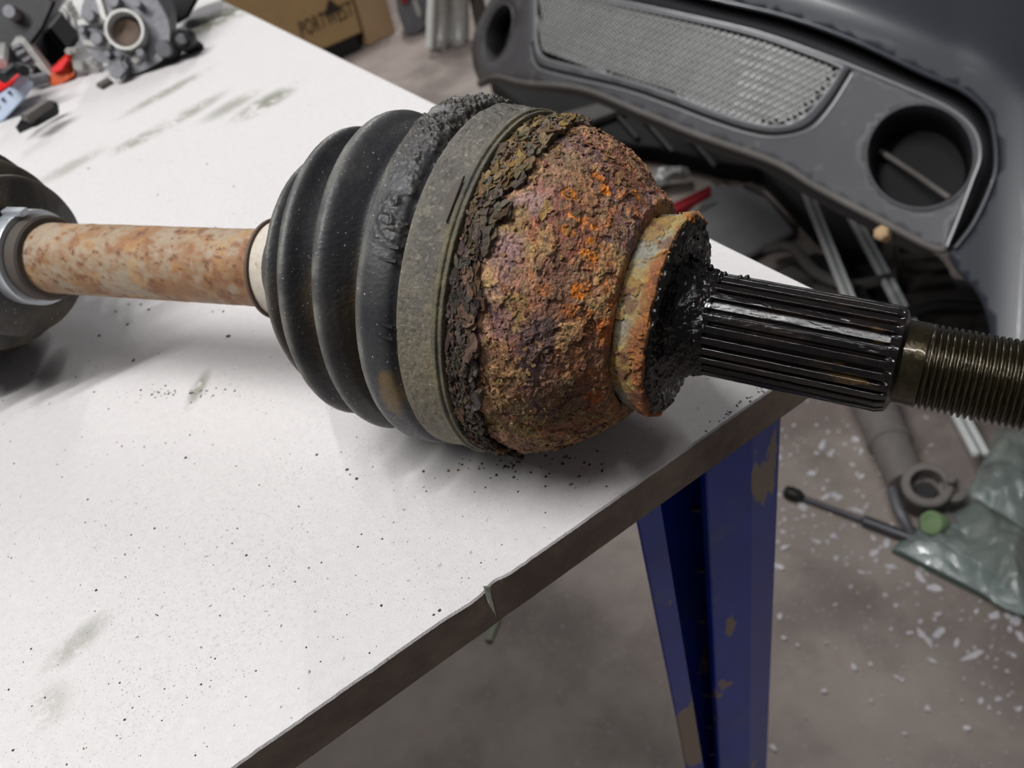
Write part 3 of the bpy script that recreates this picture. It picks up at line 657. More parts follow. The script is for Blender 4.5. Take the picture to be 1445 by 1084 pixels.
# --- plain shoulder and thread
def th_build():
    nph = 96; pitch = .00152; u0 = .1022; u1 = .1420; r0 = .01035
    ph = np.linspace(0, 2 * math.pi, nph, endpoint=False); us = np.linspace(.0955, u1, 420)
    U, PH = np.meshgrid(us, ph, indexing='ij'); t = ((U - u0) / pitch - PH / (2 * math.pi) * 1.0) % 1
    tri = 1 - np.abs(t * 2 - 1); prof = sstep(.08, .75, tri)
    on = sstep(u0 - .0006, u0 + .0006, U) * sstep(u1 - .0005, u1 - .0025, U)
    P = np.stack([U, .01 * np.cos(PH), .01 * np.sin(PH)], -1)
    R = r0 + (prof - 1) * .00095 * on + .00005 * fbm(P, 900, 3, 161) - .0006 * sstep(u0 - .001, u0 - .0042, U) * 0
    e1, e2 = frame(SD); V = PIV + SD * np.interp(U, _MO, _MN)[..., None] + R[..., None] * (np.cos(PH)[..., None] * e1 + np.sin(PH)[..., None] * e2)
    V = np.concatenate([V, np.repeat((PIV + SD * (mu(u1) + .0002))[None, None, :], nph, 1) + 0 * V[:1]], 0)
    link('thread', gridmesh(V, closed_v=True), 'thread', ds, smooth=True, label='oily threaded end with brass coloured crests')
th_build()
# --- inner joint boot at the left
def ib(name, prof, m, n=96, **kw):
    mb = MB(); mb.lathe(PIV, BD, LA(prof), n); return mb.build(name, m, ds, smooth=True, **kw)
ib('inner_boot_neck', [(-.2030, .0135), (-.2030, .0152), (-.1965, .0158), (-.1930, .0160), (-.1915, .0158), (-.1908, .0150), (-.1908, .0132)], 'junk_brown')
ib('inner_boot_clamp', [(-.2040, .0160), (-.2040, .0178), (-.2035, .0180), (-.1975, .0180), (-.1970, .0178), (-.1970, .0160)], 'silver')
p, D, T, N_ = on_axis_pt(-.1998, .95 * TOPSIGN, .0178, 0); mb = MB(); mb.box(p - D * .003 - T * .003, D * .0105, T * .0035, N_ * .0022); mb.build('clamp_ear', 'silver', ds, bevel=.0003)
ibp = [(-.2035, .0155), (-.2045, .0210), (-.2075, .0290), (-.2090, .0305), (-.2110, .0300), (-.2140, .0270), (-.2170, .0275), (-.2200, .0350), (-.2220, .0370), (-.2245, .0362), (-.2280, .0320), (-.2310, .0325),
       (-.2345, .0410), (-.2365, .0430), (-.2395, .0420), (-.2430, .0370), (-.2470, .0400), (-.2510, .0470), (-.2560, .0490), (-.2650, .0495)]
def ib_col(P, U, PH, R, d): return mix((44, 40, 36), (74, 66, 54), sstep(-.2, .4, fbm(P, 90, 4, 171)))
V, col = revolve(resample(ibp, 200), np.linspace(0, 2 * math.pi, 200, endpoint=False), zero, lambda P, U, PH, R: .0002 * fbm(P, 150, 3, 172), ib_col)
ds_part('inner_boot', V[::-1], col[::-1], 'rubber', label='dark olive inner boot cut by the left edge')
ib('inner_joint', [(-.335, .030), (-.335, .046), (-.330, .0505), (-.2650, .0505), (-.2620, .0495), (-.2620, .030)], 'dark')

# ================================================================== BENCH DEBRIS
sp = tag(None, None) if False else None
mb = MB()
p = vert(686, 832, -.0006)
a_ = vert(683, 829, -.001); b_ = vert(692, 828, -.001); c_ = vert(699, 866, -.003); d_ = vert(701, 871, -.003); e_ = vert(690, 852, -.002)
mb.prism([a_, b_, vert(694, 842, -.002), d_, e_], (0, .0007, 0)); o = mb.build('wood_splinter', 'splinter', None, bevel=.00015)
tag(o, 'pale splinter hanging over the front edge of the white bench', 'splinter')
def crumb_mesh(mb, p, s_):
    V = []
    for (x, y, z) in [(1, 0, 0), (-1, 0, 0), (0, 1, 0), (0, -1, 0), (0, 0, 1), (.6, .6, .5), (-.5, .6, .45), (.5, -.6, .4)]:
        V.append(p + s_ * np.array([x * random.uniform(.6, 1.2), y * random.uniform(.6, 1.2), max(0, z) * random.uniform(.4, .8)]))
    mb.add(V, [(0, 5, 4), (5, 2, 4), (2, 6, 4), (6, 1, 4), (1, 3, 4), (3, 7, 4), (7, 0, 4), (0, 2, 5), (2, 1, 6), (3, 0, 7), (0, 3, 1, 2)])
mb = MB(); mb2 = MB()
known = [(490, 663, 5), (503, 676, 5), (494, 670, 3), (163, 440, 4), (182, 430, 3), (199, 430, 4), (210, 437, 4), (322, 475, 7), (180, 458, 5), (140, 474, 5), (65, 462, 5), (292, 232, 3), (330, 263, 3), (304, 321, 3), (330, 302, 2), (262, 646, 4), (268, 614, 3), (218, 746, 4),
         (348, 784, 4), (136, 833, 4), (188, 509, 5), (124, 705, 3), (125, 238, 3), (422, 715, 3), (447, 642, 4), (692, 675, 3), (685, 688, 3), (731, 694, 3), (653, 729, 2), (700, 790, 2), (172, 630, 3), (45, 528, 3), (300, 440, 3), (315, 440, 4), (223, 275, 3), (505, 772, 3), (575, 765, 2), (620, 862, 5), (612, 868, 4), (538, 855, 4), (502, 812, 2)]
for x, y, s_ in known: q = tab(x, y); crumb_mesh(mb, q, s_ * .62 * ((q - CAM) @ F_) / FPX)
for i in range(420):
    x = random.uniform(0, 900); y = random.uniform(420, 1080)
    q = tab(x, y)
    if q[0] > -.004 or q[1] < .004: continue
    crumb_mesh(mb if random.random() < .8 else mb2, q, random.choice([.00018, .00022, .0003, .0004]) * random.uniform(.6, 1.2))
for i in range(70):                                   # fallen scale under the joint
    q = tab(random.gauss(760, 90), random.gauss(655, 14))
    if q[1] < .004: continue
    crumb_mesh(mb2 if random.random() < .5 else mb, q, random.uniform(.0003, .0007))
for i in range(26):
    t_ = random.random() ** .5; q = tab(985 + 95 * t_, 614 - 64 * t_); q[1] = abs(random.gauss(.0012, .0008)) + .0004; crumb_mesh(mb, q, random.uniform(.0002, .0006))
for i in range(50):
    crumb_mesh(mb, tab(250 + random.gauss(0, 40), 552 - random.gauss(0, 5)), random.uniform(.0002, .0006))
tag(mb.build('rust_crumbs', 'crumb'), 'dark rust crumbs strewn over the white bench', 'crumbs', kind='stuff')
tag(mb2.build('scale_crumbs', 'crumb_brown'), 'brown flakes of scale fallen around the rusty joint', 'crumbs', kind='stuff')

# ================================================================== BUMPER
bp_root = thing('car_bumper', 'dark grey car bumper with silver mesh grille and two round fog lamp openings', 'bumper', tuple(flo(1200, 330)))
_L1 = np.polyfit([880, 1040, 1157, 1253, 1366, 1445, 1650], [-80, -35, 0, 24, 68, 109, 245], 3)
def L1y(x): return np.polyval(_L1, x)
def bz(x, y):
    q = 1.176 + .00079 * (x - 1300) + .00022 * (y - 220)
    q += .00000022 * (x - 800) * (1350 - x) * (1 if 800 < x < 1350 else 0)
    if x < 800: q -= .0000065 * (800 - x) ** 2
    if x > 1385: q -= .0000022 * (x - 1385) ** 2
    d_ = L1y(x) - y
    q -= .0009 * 10 * math.log1p(math.exp(max(-30, min(30, d_ / 10)))) if d_ < 300 else .0009 * d_
    return 1 / max(q, .3)
def bs(x, y, off=0.0):                                # point of the bumper surface, off = further from the camera
    return PZ(x, y, bz(x, y) + off)
def bnormal(x, y):
    a = bs(x + 2, y) - bs(x - 2, y); b_ = bs(x, y + 2) - bs(x, y - 2); n = np.cross(a, b_); n /= np.linalg.norm(n)
    return n * np.sign(n @ (CAM - bs(x, y)))
def panel(name, outer, holes, m, off=0.0, step=16, thick=.004, fn=None, smooth=True, parent=bp_root, **kw):
    """curved sheet with holes, outline given as directions from the camera onto the bumper's own surface"""
    fn = fn or (lambda x, y: bs(x, y, off))
    def dens(p):
        o_ = []
        for i in range(len(p)):
            a = np.array(p[i], float); b_ = np.array(p[(i + 1) % len(p)], float); k_ = max(1, int(np.linalg.norm(b_ - a) / step))
            for t in range(k_): o_.append(a + (b_ - a) * t / k_)
        return o_
    loops = [dens(outer)] + [dens(h_) for h_ in holes]
    def inside(x, y, L):
        c = False; n = len(L)
        for i in range(n):
            x1, y1 = L[i]; x2, y2 = L[(i + 1) % n]
            if (y1 > y) != (y2 > y) and x < (x2 - x1) * (y - y1) / (y2 - y1) + x1: c = not c
        return c
    V2 = []; E2_ = []
    for L in loops:
        k_ = len(V2); V2 += [Vector((float(p[0]), float(p[1]))) for p in L]; E2_ += [(k_ + i, k_ + (i + 1) % len(L)) for i in range(len(L))]
    bpts = np.array([(v.x, v.y) for v in V2]); xs = [p[0] for p in loops[0]]; ys = [p[1] for p in loops[0]]
    y = min(ys) + step * .5
    while y < max(ys):
        x = min(xs) + step * .5
        while x < max(xs):
            if inside(x, y, loops[0]) and not any(inside(x, y, h_) for h_ in loops[1:]) and np.min(np.hypot(bpts[:, 0] - x, bpts[:, 1] - y)) > step * .45: V2.append(Vector((x, y)))
            x += step
        y += step
    vv, _, ff, *_r = delaunay_2d_cdt(V2, E2_, [], 0, 1e-4)
    Fk = []
    for f in ff:
        cx_ = sum(vv[i].x for i in f) / 3; cy_ = sum(vv[i].y for i in f) / 3
        if inside(cx_, cy_, loops[0]) and not any(inside(cx_, cy_, h_) for h_ in loops[1:]): Fk.append(tuple(f))
    me = pydata([fn(v.x, v.y) for v in vv], Fk)
    bm = bmesh.new(); bm.from_mesh(me); bmesh.ops.recalc_face_normals(bm, faces=bm.faces)
    f0 = bm.faces[:][0] if len(bm.faces) else None
    if f0 and f0.normal.dot(Vector(CAM) - f0.calc_center_median()) < 0: bmesh.ops.reverse_faces(bm, faces=bm.faces)
    bm.to_mesh(me); bm.free()
    o = link(name, me, m, parent, smooth=smooth, **kw)
    md = o.modifiers.new('thickness', 'SOLIDIFY'); md.thickness = thick; md.offset = -1; md.use_even_offset = False
    return o
def ell(cx_, cy_, rx, ry, rot=0, n=40):
    return [(cx_ + rx * math.cos(q) * math.cos(rot) - ry * math.sin(q) * math.sin(rot), cy_ + rx * math.cos(q) * math.sin(rot) + ry * math.sin(q) * math.cos(rot)) for q in [2 * math.pi * i / n for i in range(n)]]
def cr2(pts, n=6):                                    # smooth a pixel path
    P_ = np.array(pts, float); P_ = np.vstack([2 * P_[0] - P_[1], P_, 2 * P_[-1] - P_[-2]]); o_ = []
    for i in range(1, len(P_) - 2):
        for t in np.linspace(0, 1, n, endpoint=False):
            p0, p1, p2, p3 = P_[i - 1:i + 3]; o_.append(tuple(.5 * ((2 * p1) + (-p0 + p2) * t + (2 * p0 - 5 * p1 + 4 * p2 - p3) * t * t + (-p0 + 3 * p1 - 3 * p2 + p3) * t ** 3)))
    o_.append(tuple(P_[-2])); return o_
L2 = cr2([(830, -60), (915, -25), (1008, 0), (1109, 24), (1205, 58), (1302, 103), (1360, 129), (1392, 158), (1403, 193), (1405, 236), (1396, 268), (1374, 315), (1348, 350)])
L3 = cr2([(700, -60), (760, -25), (870, 0), (980, 24), (1077, 48), (1186, 87), (1302, 135), (1350, 160), (1376, 187), (1383, 221), (1371, 258), (1353, 306), (1336, 348)])
shell_in = cr2([(1348, 350), (1338, 362), (1352, 385), (1376, 410), (1392, 445), (1401, 490), (1412, 540), (1425, 580)])
low = cr2([(1336, 348), (1318, 350), (1230, 305), (1149, 262), (1095, 230), (986, 191), (904, 158), (823, 126), (741, 117), (700, 108), (676, 116)])
left = cr2([(676, 116), (667, 88), (668, 50), (682, 18), (700, -20), (700, -60)])
# painted outer shell with crease
panel('outer_shell', L2 + shell_in[1:] + [(1446, 590), (1482, 640), (1500, 880), (1700, 880), (1700, -250), (830, -250)], [], 'bumper_gloss', step=13, label='glossy dark blue grey shell')
# recessed channel between shell and insert
def strip(name, A, B, fa, fb, m, thick=.002, n=90, **kw):
    A = resample(A, n, False); B = resample(B, n, False)
    V = np.array([[fa(*a), .5 * (np.array(fa(*a)) + np.array(fb(*b_))), fb(*b_)] for a, b_ in zip(A, B)])
    o = link(name, gridmesh(V), m, bp_root, smooth=True, **kw); md = o.modifiers.new('t', 'SOLIDIFY'); md.thickness = thick; md.offset = 0; return o
RD = .035
strip('shell_lip', L2, L2, lambda x, y: bs(x, y), lambda x, y: bs(x, y, RD), 'bumper_dark')
strip('recess', [(x + 2, y - 2) for x, y in L2], L3, lambda x, y: bs(x, y, RD), lambda x, y: bs(x, y, RD * .5), 'bumper_dark')
strip('insert_lip', L3, L3, lambda x, y: bs(x, y), lambda x, y: bs(x, y, RD * .6), 'bumper')
mesh_open = cr2([(760, -60), (757, -20), (757, 30), (758, 62), (768, 82), (800, 92), (880, 112), (950, 135), (1010, 158), (1060, 174), (1098, 179), (1130, 170), (1158, 142), (1190, 96)]) + cr2([(1190, 94), (1077, 53), (980, 29), (870, 6), (800, -12), (760, -25)])[1:-1]
fogR = ell(1299, 221, 77, 74, .1); fogL = ell(704, 45, 41, 17, math.radians(106), 28)
panel('insert_panel', L3 + low[1:] + left[1:-1], [mesh_open, fogR, fogL], 'bumper', step=14, label='matt grey lower insert with scuffed edge')
def edge_tube(name, path, r, m, off=0.0, closed=True, **kw):
    p_ = [bs(x, y, off) for x, y in path]; p_ = p_ + [p_[0]] if closed else p_
    mb = MB(); mb.tube(p_, r, 8, cap=not closed); return mb.build(name, m, bp_root, smooth=True, **kw)
edge_tube('grille_trim', mesh_open, .0022, 'trim', .001, label='thin pale rim around the mesh')
GP = [(752, 60), (757, 84), (778, 97), (880, 121), (945, 143), (1005, 166), (1058, 183), (1098, 188), (1138, 178), (1168, 148), (1200, 98)]
edge_tube('grille_groove', cr2(GP), .0034, 'pitch', .0005, False)
edge_tube('grille_lip', cr2([(x + (3 if x > 1100 else -2), y + 6) for x, y in GP]), .0016, 'trim', .0005, False)
edge_tube('insert_edge', L3, .0014, 'trim', 0, False)
edge_tube('shell_edge', L2, .0024, 'bumper_gloss', -.0012, False)
edge_tube('lower_edge', low, .004, 'junk_grey', .002, False, label='scuffed dusty lower edge')
def well(name, loop, depth, shrink):
    n_ = None; cx_ = sum(p[0] for p in loop) / len(loop); cy_ = sum(p[1] for p in loop) / len(loop); n_ = bnormal(cx_, cy_)
    # tilt the tube upwards as in the photograph
    r0 = [bs(x, y) for x, y in loop]; c0 = sum(r0) / len(r0); dirv = -n_ * .75 + HF * .35 + np.array([0, 0, -.15]); dirv /= np.linalg.norm(dirv)
    r1 = [c0 + (p - c0) * (1 - shrink * .3) + dirv * depth * .45 for p in r0]; r2 = [c0 + (p - c0) * (1 - shrink) + dirv * depth for p in r0]
    V = np.array([r0, r1, r2]); o = link(name, gridmesh(V, closed_v=True), 'pitch' if depth < .053 else 'bumper_dark', bp_root, smooth=True); md = o.modifiers.new('t', 'SOLIDIFY'); md.thickness = .002; md.offset = 0
    mb = MB(); mb.prism(r2, dirv * .01); mb.build('opening_back', 'pitch', o)  # near-black plate, the opening's shade is put into its colour
    p_ = r0 + [r0[0]]; mb = MB(); mb.tube(p_, .0016, 8, cap=False); mb.build('opening_rim', 'bumper', o, smooth=True)
    return c0, dirv
c0, dv = well('fog_lamp_opening', fogR, .060, .14)
well('fog_lamp_opening', fogL, .05, .12)
mb = MB(); mb.tube([bs(1240, 212, .050), bs(1292, 246, .040), bs(1340, 280, .034)], .003, 8); mb.build('inner_bracket', 'junk_grey', bp_root, smooth=True)
# bottom return flange
fl_dir = HF * .09 + np.array([0, 0, -.035])
LW = resample(low + [(676, 116)], 80, False)
V = np.array([[bs(x, y, .001), bs(x, y, .001) + fl_dir * .3 + np.array([0, 0, -.012]), bs(x, y, .001) + fl_dir] for x, y in LW]); o = link('bottom_flange', gridmesh(V), 'bumper_dark', bp_root, smooth=True)
md = o.modifiers.new('t', 'SOLIDIFY'); md.thickness = .003; md.offset = 0
# dust mottles on the lower edge are in the material; woven mesh:
def grille():
    top = resample([(757, -30), (870, 3), (980, 27), (1077, 51), (1192, 92)], 70, False)
    mo = np.array(mesh_open)
    def inside(x, y):
        c = False; n = len(mo)
        for i in range(n):
            x1, y1 = mo[i]; x2, y2 = mo[(i + 1) % n]
            if (y1 > y) != (y2 > y) and x < (x2 - x1) * (y - y1) / (y2 - y1) + x1: c = not c
        return c
    mb = MB(); O = bs(757, -40); A = bs(1190, 94) - bs(757, 0)
    # rows follow the top edge, columns run down the face; wires weave in and out
    def g(sx, ty):                                    # sx 0..1 along, ty in pixels at the right end
        x = 740 + 470 * sx ** 1.06; x_skew = x + ty * .12
        yt = np.interp(x, [740, 870, 980, 1077, 1210], [-34, 2, 26, 50, 98]); return x_skew, yt - 6 + ty * (.72 + .28 * sx)
    nc = 52; nr = 17; H_ = 150
    def wire(pts):
        seg = []
        for (x, y, o_) in pts:
            if inside(x, y): seg.append(bs(x, y, .004 + o_))
            else:
                if len(seg) > 1: mb.tube(seg, .00115, 4, cap=False)
                seg = []
        if len(seg) > 1: mb.tube(seg, .00115, 4, cap=False)
    for d_ in range(-nr, nc):                         # two families of diagonal wires
        wire([(*g((d_ + k_) / nc, H_ * k_ / nr), .0016 * (1 if k_ % 2 else -1)) for k_ in range(nr + 1) if 0 <= (d_ + k_) / nc <= 1])
    for d_ in range(0, nc + nr):
        wire([(*g((d_ - k_) / nc, H_ * k_ / nr), -.0016 * (1 if k_ % 2 else -1)) for k_ in range(nr + 1) if 0 <= (d_ - k_) / nc <= 1])
    mb.build('grille_mesh', 'grille', bp_root, smooth=True, kind='stuff', label='silver grey woven mesh')
    V = [bs(x, y, .02) for x, y in mesh_open]
panel('mesh_backing', [(x, y) for x, y in mesh_open], [], 'black', off=.018, step=20, thick=.003)
grille()

# ================================================================== FLOOR CLUTTER UNDER THE BUMPER
def fslab(name, px, h0, thick, m, label, cat, z=None, bev=.003, group=None, parent=None, smooth=False):
    mb = MB(); mb.prism([flo(x, y, h0 + (z[i] if z else 0)) for i, (x, y) in enumerate(px)], (0, 0, -thick)); o = mb.build(name, m, parent, bevel=bev, smooth=smooth)
    if parent is None: tag(o, label, cat, group)
    return o
# near-black slab added to stand for the shade under the bumper
t = thing('dark_filler', 'near-black slab added to darken the gap beneath the bumper', 'dark_filler', flo(950, 220))
fslab('shade_panel', [(690, 112), (830, 96), (1000, 150), (1200, 262), (1252, 312), (1236, 360), (1190, 352), (1150, 318), (1076, 238), (1010, 228), (930, 208), (900, 205), (770, 176)], .04, .04, 'pitch', None, None, parent=t)  # shade beneath the bumper painted as a near-black surface
fslab('filler_rib', [(790, 160), (862, 140), (884, 152), (822, 176)], .06, .018, 'junk_grey', None, None, parent=t)
mb = MB()
for (a, b_) in (((860, 150), (900, 196)), ((905, 165), (950, 215)), ((960, 180), (1010, 236))):
    mb.tube([flo(*a, .046), flo(*b_, .046)], .006, 8)
mb.build('filler_rod', 'dark', t, smooth=True)
# red tray
t = thing('red_tray', 'dark red plastic tray edge beside the grey panel', 'tray', flo(950, 300))
p1, p2, p3, p4 = flo(895, 312, .06), flo(1003, 260, .06), flo(1004, 271, .05), flo(900, 330, .05)
mb = MB(); mb.prism([p1, p2, p3, p4], (0, 0, -.012)); mb.build('rim', 'red_dull', t, bevel=.002)
mb = MB(); mb.prism([flo(900, 331, .045), flo(992, 275, .045), flo(950, 312, .012), flo(915, 338, .012)], (0, 0, -.01)); mb.build('side_wall', 'darkred', t, bevel=.002)
mb = MB(); mb.prism([flo(885, 212, .03), flo(897, 218, .03), flo(912, 244, .03), flo(900, 250, .03)], (0, 0, -.03)); mb.build('side_wall', 'darkred', t, bevel=.002)
# grey panel
t = thing('painted_sheet', 'light grey painted sheet metal piece lying on the floor past the bench corner', 'panel', flo(1050, 310))
fslab('face', [(955, 336), (1008, 262), (1048, 262), (1082, 276), (1112, 312), (1120, 326), (1046, 366), (1000, 372)], .030, .010, 'grey', None, None, parent=t)
fslab('fold', [(1048, 262), (1060, 256), (1128, 318), (1112, 314), (1082, 277)], .034, .03, 'junk_brown', None, None, parent=t)
# crumpled silver wrap
def crumple(name, px, h0, amp, m, freq, n=60, seed=0, thick=.0015, parent=None, flat=None):
    """crumpled sheet over a four-cornered patch of the floor"""
    c = [flo(*q, h0) for q in px]; u = np.linspace(0, 1, n); U, Vv = np.meshgrid(u, u, indexing='ij')
    P_ = (1 - U)[..., None] * ((1 - Vv)[..., None] * c[0] + Vv[..., None] * c[3]) + U[..., None] * ((1 - Vv)[..., None] * c[1] + Vv[..., None] * c[2])
    d1, d2, idc = worley(P_ * [1, 1, 0], freq, seed); d = (1 - np.abs(fbm(P_, freq * .6, 3, seed + 5)) * 2) * .6 + (d2 - d1) * .9 + .5 * d1
    w_ = np.minimum(1, 4 * np.minimum(np.minimum(U, 1 - U), np.minimum(Vv, 1 - Vv)) + .15)
    P_ = P_ + np.stack([.3 * amp * vnoise(P_, freq * 1.2, seed + 8), .3 * amp * vnoise(P_, freq * 1.2, seed + 9), amp * d * w_], -1)
    o = link(name, gridmesh(P_), m, parent, smooth=False); md = o.modifiers.new('t', 'SOLIDIFY'); md.thickness = thick; md.offset = 0; return o
o = crumple('crumpled_foil', [(914, 246), (972, 240), (976, 250), (918, 268)], .02, .022, 'foil', 26, 40, 3)
tag(o, 'crumpled pale silver wrap on the floor above the red tray', 'wrap')
# strips
def strip_bar(px0, px1, wpx, h, label):
    a = flo(*px0, h); b_ = flo(*px1, h); d = (b_ - a) / np.linalg.norm(b_ - a); s_ = np.cross(d, [0, 0, 1.]); s_ /= np.linalg.norm(s_); wd = wpx / FPX * ((b_ - CAM) @ F_)
    t = thing('trim_strip', label, 'strip', tuple((a + b_) / 2), 'bright trim strips on the floor')
    for nm, o0, ww, hh in (('strip_face', -.5, .36, .008), ('strip_channel', -.14, .24, .004), ('strip_face', .10, .40, .009)):
        mb = MB(); mb.box(a + s_ * wd * o0 - np.array([0, 0, .004]), b_ - a, s_ * wd * ww, (0, 0, hh)); mb.build(nm, 'strip' if nm == 'strip_face' else 'grey', t, bevel=.0012)
strip_bar((1130, 250), (1208, 446), 17, .100, 'shorter bright metal trim strip, nearer the bench corner')
strip_bar((1180, 262), (1384, 642), 22, .062, 'long bright metal trim strip ending beside the green film')
# dusty odds and ends between the strips
cl = [('plastic_duct', [(1046, 392), (1120, 372), (1142, 386), (1150, 398), (1075, 410)], .05, 'junk_grey', 'dusty grey duct piece just past the bench corner', 'duct'),
      ('plastic_cover', [(1105, 412), (1150, 396), (1190, 408), (1200, 430), (1150, 436)], .04, 'junk_grey', 'small dusty cover behind the splined shaft', 'cover'),
      ('plastic_duct', [(1262, 330), (1330, 360), (1352, 400), (1290, 408), (1270, 372)], .04, 'junk_brown', 'brown dusty duct piece below the round fog lamp opening', 'duct'),
      ('plastic_cover', [(1270, 412), (1372, 404), (1392, 428), (1380, 442), (1288, 438)], .05, 'junk_brown', 'wide brown dusty cover between trim strip and bumper end', 'cover'),
      ('plastic_cover', [(1296, 470), (1388, 460), (1404, 480), (1400, 520), (1330, 520)], .02, 'junk_grey', 'grey dusty cover just above the threaded end', 'cover'),
      ('plastic_duct', [(1206, 372), (1240, 366), (1262, 410), (1276, 440), (1240, 436)], .03, 'black', 'black duct between the two trim strips', 'duct')]
for nm, px, h, m_, lb, ct in cl:
    t = thing(nm, lb, ct, flo(*px[0])); fslab('shell', px, h, h, m_, None, None, parent=t, bev=.006)
    cxx = sum(p[0] for p in px) / len(px); cyy = sum(p[1] for p in px) / len(px)
    fslab('raised_rib', [(cxx + (x - cxx) * .8, cyy + (y - cyy) * .22) for x, y in px], h + .008, .01, m_, None, None, parent=t, bev=.002)
def hose(path, r, m_, label, h=.05):
    P_ = cr2([(x, y) for x, y in path], 6); mb = MB(); mb.tube([flo(x, y, h) for x, y in P_], r, 10); o = mb.build('hose', m_, None, smooth=True); tag(o, label, 'hose'); return o
hose([(1078, 352), (1118, 350), (1150, 384), (1200, 402), (1262, 392)], .010, 'junk_grey', 'grey hose crossing under both trim strips', .06)
hose([(1210, 404), (1230, 432), (1262, 448), (1300, 440)], .007, 'black', 'thin black hose looping behind the splined shaft', .06)
hose([(1270, 350), (1330, 346), (1372, 372), (1400, 430)], .009, 'junk_brown', 'brown hose under the right end of the bumper', .06)
hose([(1250, 456), (1320, 430), (1400, 432), (1440, 420)], .011, 'dark', 'dark hose running towards the bumper end', .07)
mb = MB(); q = bs(1246, 331, -.004); mb.lathe(q, bnormal(1240, 320), [(-.01, .006), (0, .008), (.006, .008), (.008, .005)], 6); tag(mb.build('bolt', 'cardboard_light'), 'small tan bolt stuck on the lower bumper edge', 'bolt')
fslab('dark_mat', [(1062, 392), (1150, 356), (1260, 384), (1420, 400), (1440, 560), (1290, 560), (1150, 440)], .006, .006, 'dark', 'dark rubber mat beneath the clutter by the bumper', 'mat', bev=.001)

# ================================================================== STRUT, CAP, ROD, FILM
t = thing('shock_tube', 'dusty grey tube with a round open socket and bolt ear', 'tube', flo(1290, 640))
r1 = .030; a = flo(1222, 545, .045); b_ = flo(1290, 706, .040); d = (b_ - a) / np.linalg.norm(b_ - a)
mb = MB(); mb.lathe(a, d, [(0, .030), (np.linalg.norm(b_ - a) * .50, .028), (np.linalg.norm(b_ - a) * .51, .030), (np.linalg.norm(b_ - a) * .54, .030), (np.linalg.norm(b_ - a) * .55, .026), (np.linalg.norm(b_ - a) * .88, .025)], 32); mb.build('tube_body', 'greytube', t, smooth=True)
up = CAM - b_; up /= np.linalg.norm(up); up = up * .8 - d * .1 + np.array([.1, 0, .4]); up /= np.linalg.norm(up)
c_ = flo(1305, 697, .035)
mb = MB(); mb.lathe(c_, up, [(-.03, .024), (.024, .028), (.032, .030), (.034, .028), (.034, .020), (.010, .018), (.002, .008), (0, .002)], 36); mb.build('socket', 'greytube', t, smooth=True)
mb = MB(); mb.lathe(c_, up, [(.004, .015), (.012, .012), (.012, .001)], 24); mb.build('socket_bore', 'black', t, smooth=True)
e_ = flo(1344, 692, .055); mb = MB(); mb.lathe(e_, up, [(-.006, .016), (.004, .016), (.005, .009), (.005, .002)], 20)
dE = (e_ - c_) / np.linalg.norm(e_ - c_); mb.box(c_ + up * .018 + dE * .026, (e_ - c_) - dE * .026, np.cross(up, e_ - c_) / np.linalg.norm(e_ - c_) * .016, up * .010); ear = mb.build('ear', 'greytube', t, smooth=True)
mb = MB(); mb.lathe(e_ + up * .005, up, [(0, .007), (.003, .007), (.004, .004)], 6); mb.build('bolt', 'brown', ear)
mb = MB(); mb.tube([flo(1264, 670, .03), flo(1258, 690, .035), flo(1268, 720, .03), flo(1284, 748, .02), flo(1288, 758, .012)], [.006, .007, .008, .006, .004], 10); mb.build('bracket', 'alu', t, smooth=True)
t = thing('green_cap_cylinder', 'small grey cylinder with a green cap below the open socket', 'cylinder', flo(1310, 745))
a = flo(1345, 738, .020); b_ = flo(1296, 752, .022); d = (b_ - a) / np.linalg.norm(b_ - a); L_ = np.linalg.norm(b_ - a)
mb = MB(); mb.lathe(a, d, [(0, .012), (.002, .014), (L_ * .35, .014), (L_ * .37, .020), (L_ * .7, .021), (L_ * .75, .018)], 28); mb.build('cylinder_body', 'greytube', t, smooth=True)
mb = MB(); mb.lathe(a, d * .75 + up * .6, [(L_ * .50, .010), (L_ * .95, .015), (L_ * 1.02, .014), (L_ * 1.02, .010), (L_ * .98, .009), (L_ * .98, .001)], 28); mb.build('cap', 'green', t, smooth=True)
t = thing('gas_strut', 'thin dark rod with a ball end lying on the floor beside the blue post', 'rod', flo(1180, 720))
a = flo(1118, 697, .010); b_ = flo(1292, 762, .010); d = (b_ - a) / np.linalg.norm(b_ - a); L_ = np.linalg.norm(b_ - a)
mb = MB(); mb.lathe(a, d, [(0, .0035), (L_ * .62, .0035)], 12); mb.build('rod', 'greyrod', t, smooth=True)
mb = MB(); mb.lathe(a, d, [(L_ * .58, .004), (L_ * .60, .0075), (L_, .0075), (L_ * 1.005, .004)], 14); mb.build('cylinder', 'greyrod', t, smooth=True)
mb = MB(); mb.lathe(a, d, [(-.012, .003), (-.010, .008), (-.002, .010), (.008, .009), (.016, .005), (.018, .003)], 14); mb.build('ball_end', 'black', t, smooth=True)
# green tinted film
t = thing('clear_film', 'crumpled green tinted clear film lying right of the grey tube', 'film', flo(1370, 760))
crumple('film_sheet', [(1262, 772), (1372, 690), (1466, 640), (1466, 885)], .014, .026, 'film', 22, 110, 11, .0012, parent=t)
crumple('film_sheet', [(1368, 700), (1400, 612), (1464, 596), (1464, 760)], .050, .024, 'film', 24, 90, 21, .0012, parent=t)
mb = MB(); mb.prism([flo(1258, 776, .008), flo(1292, 742, .01), flo(1340, 770, .01), flo(1460, 846, .01), flo(1470, 880, .008), (flo(1362, 828, .008))], (0, 0, -.007)); mb.build('flat_border', 'film_edge', t, bevel=.001)

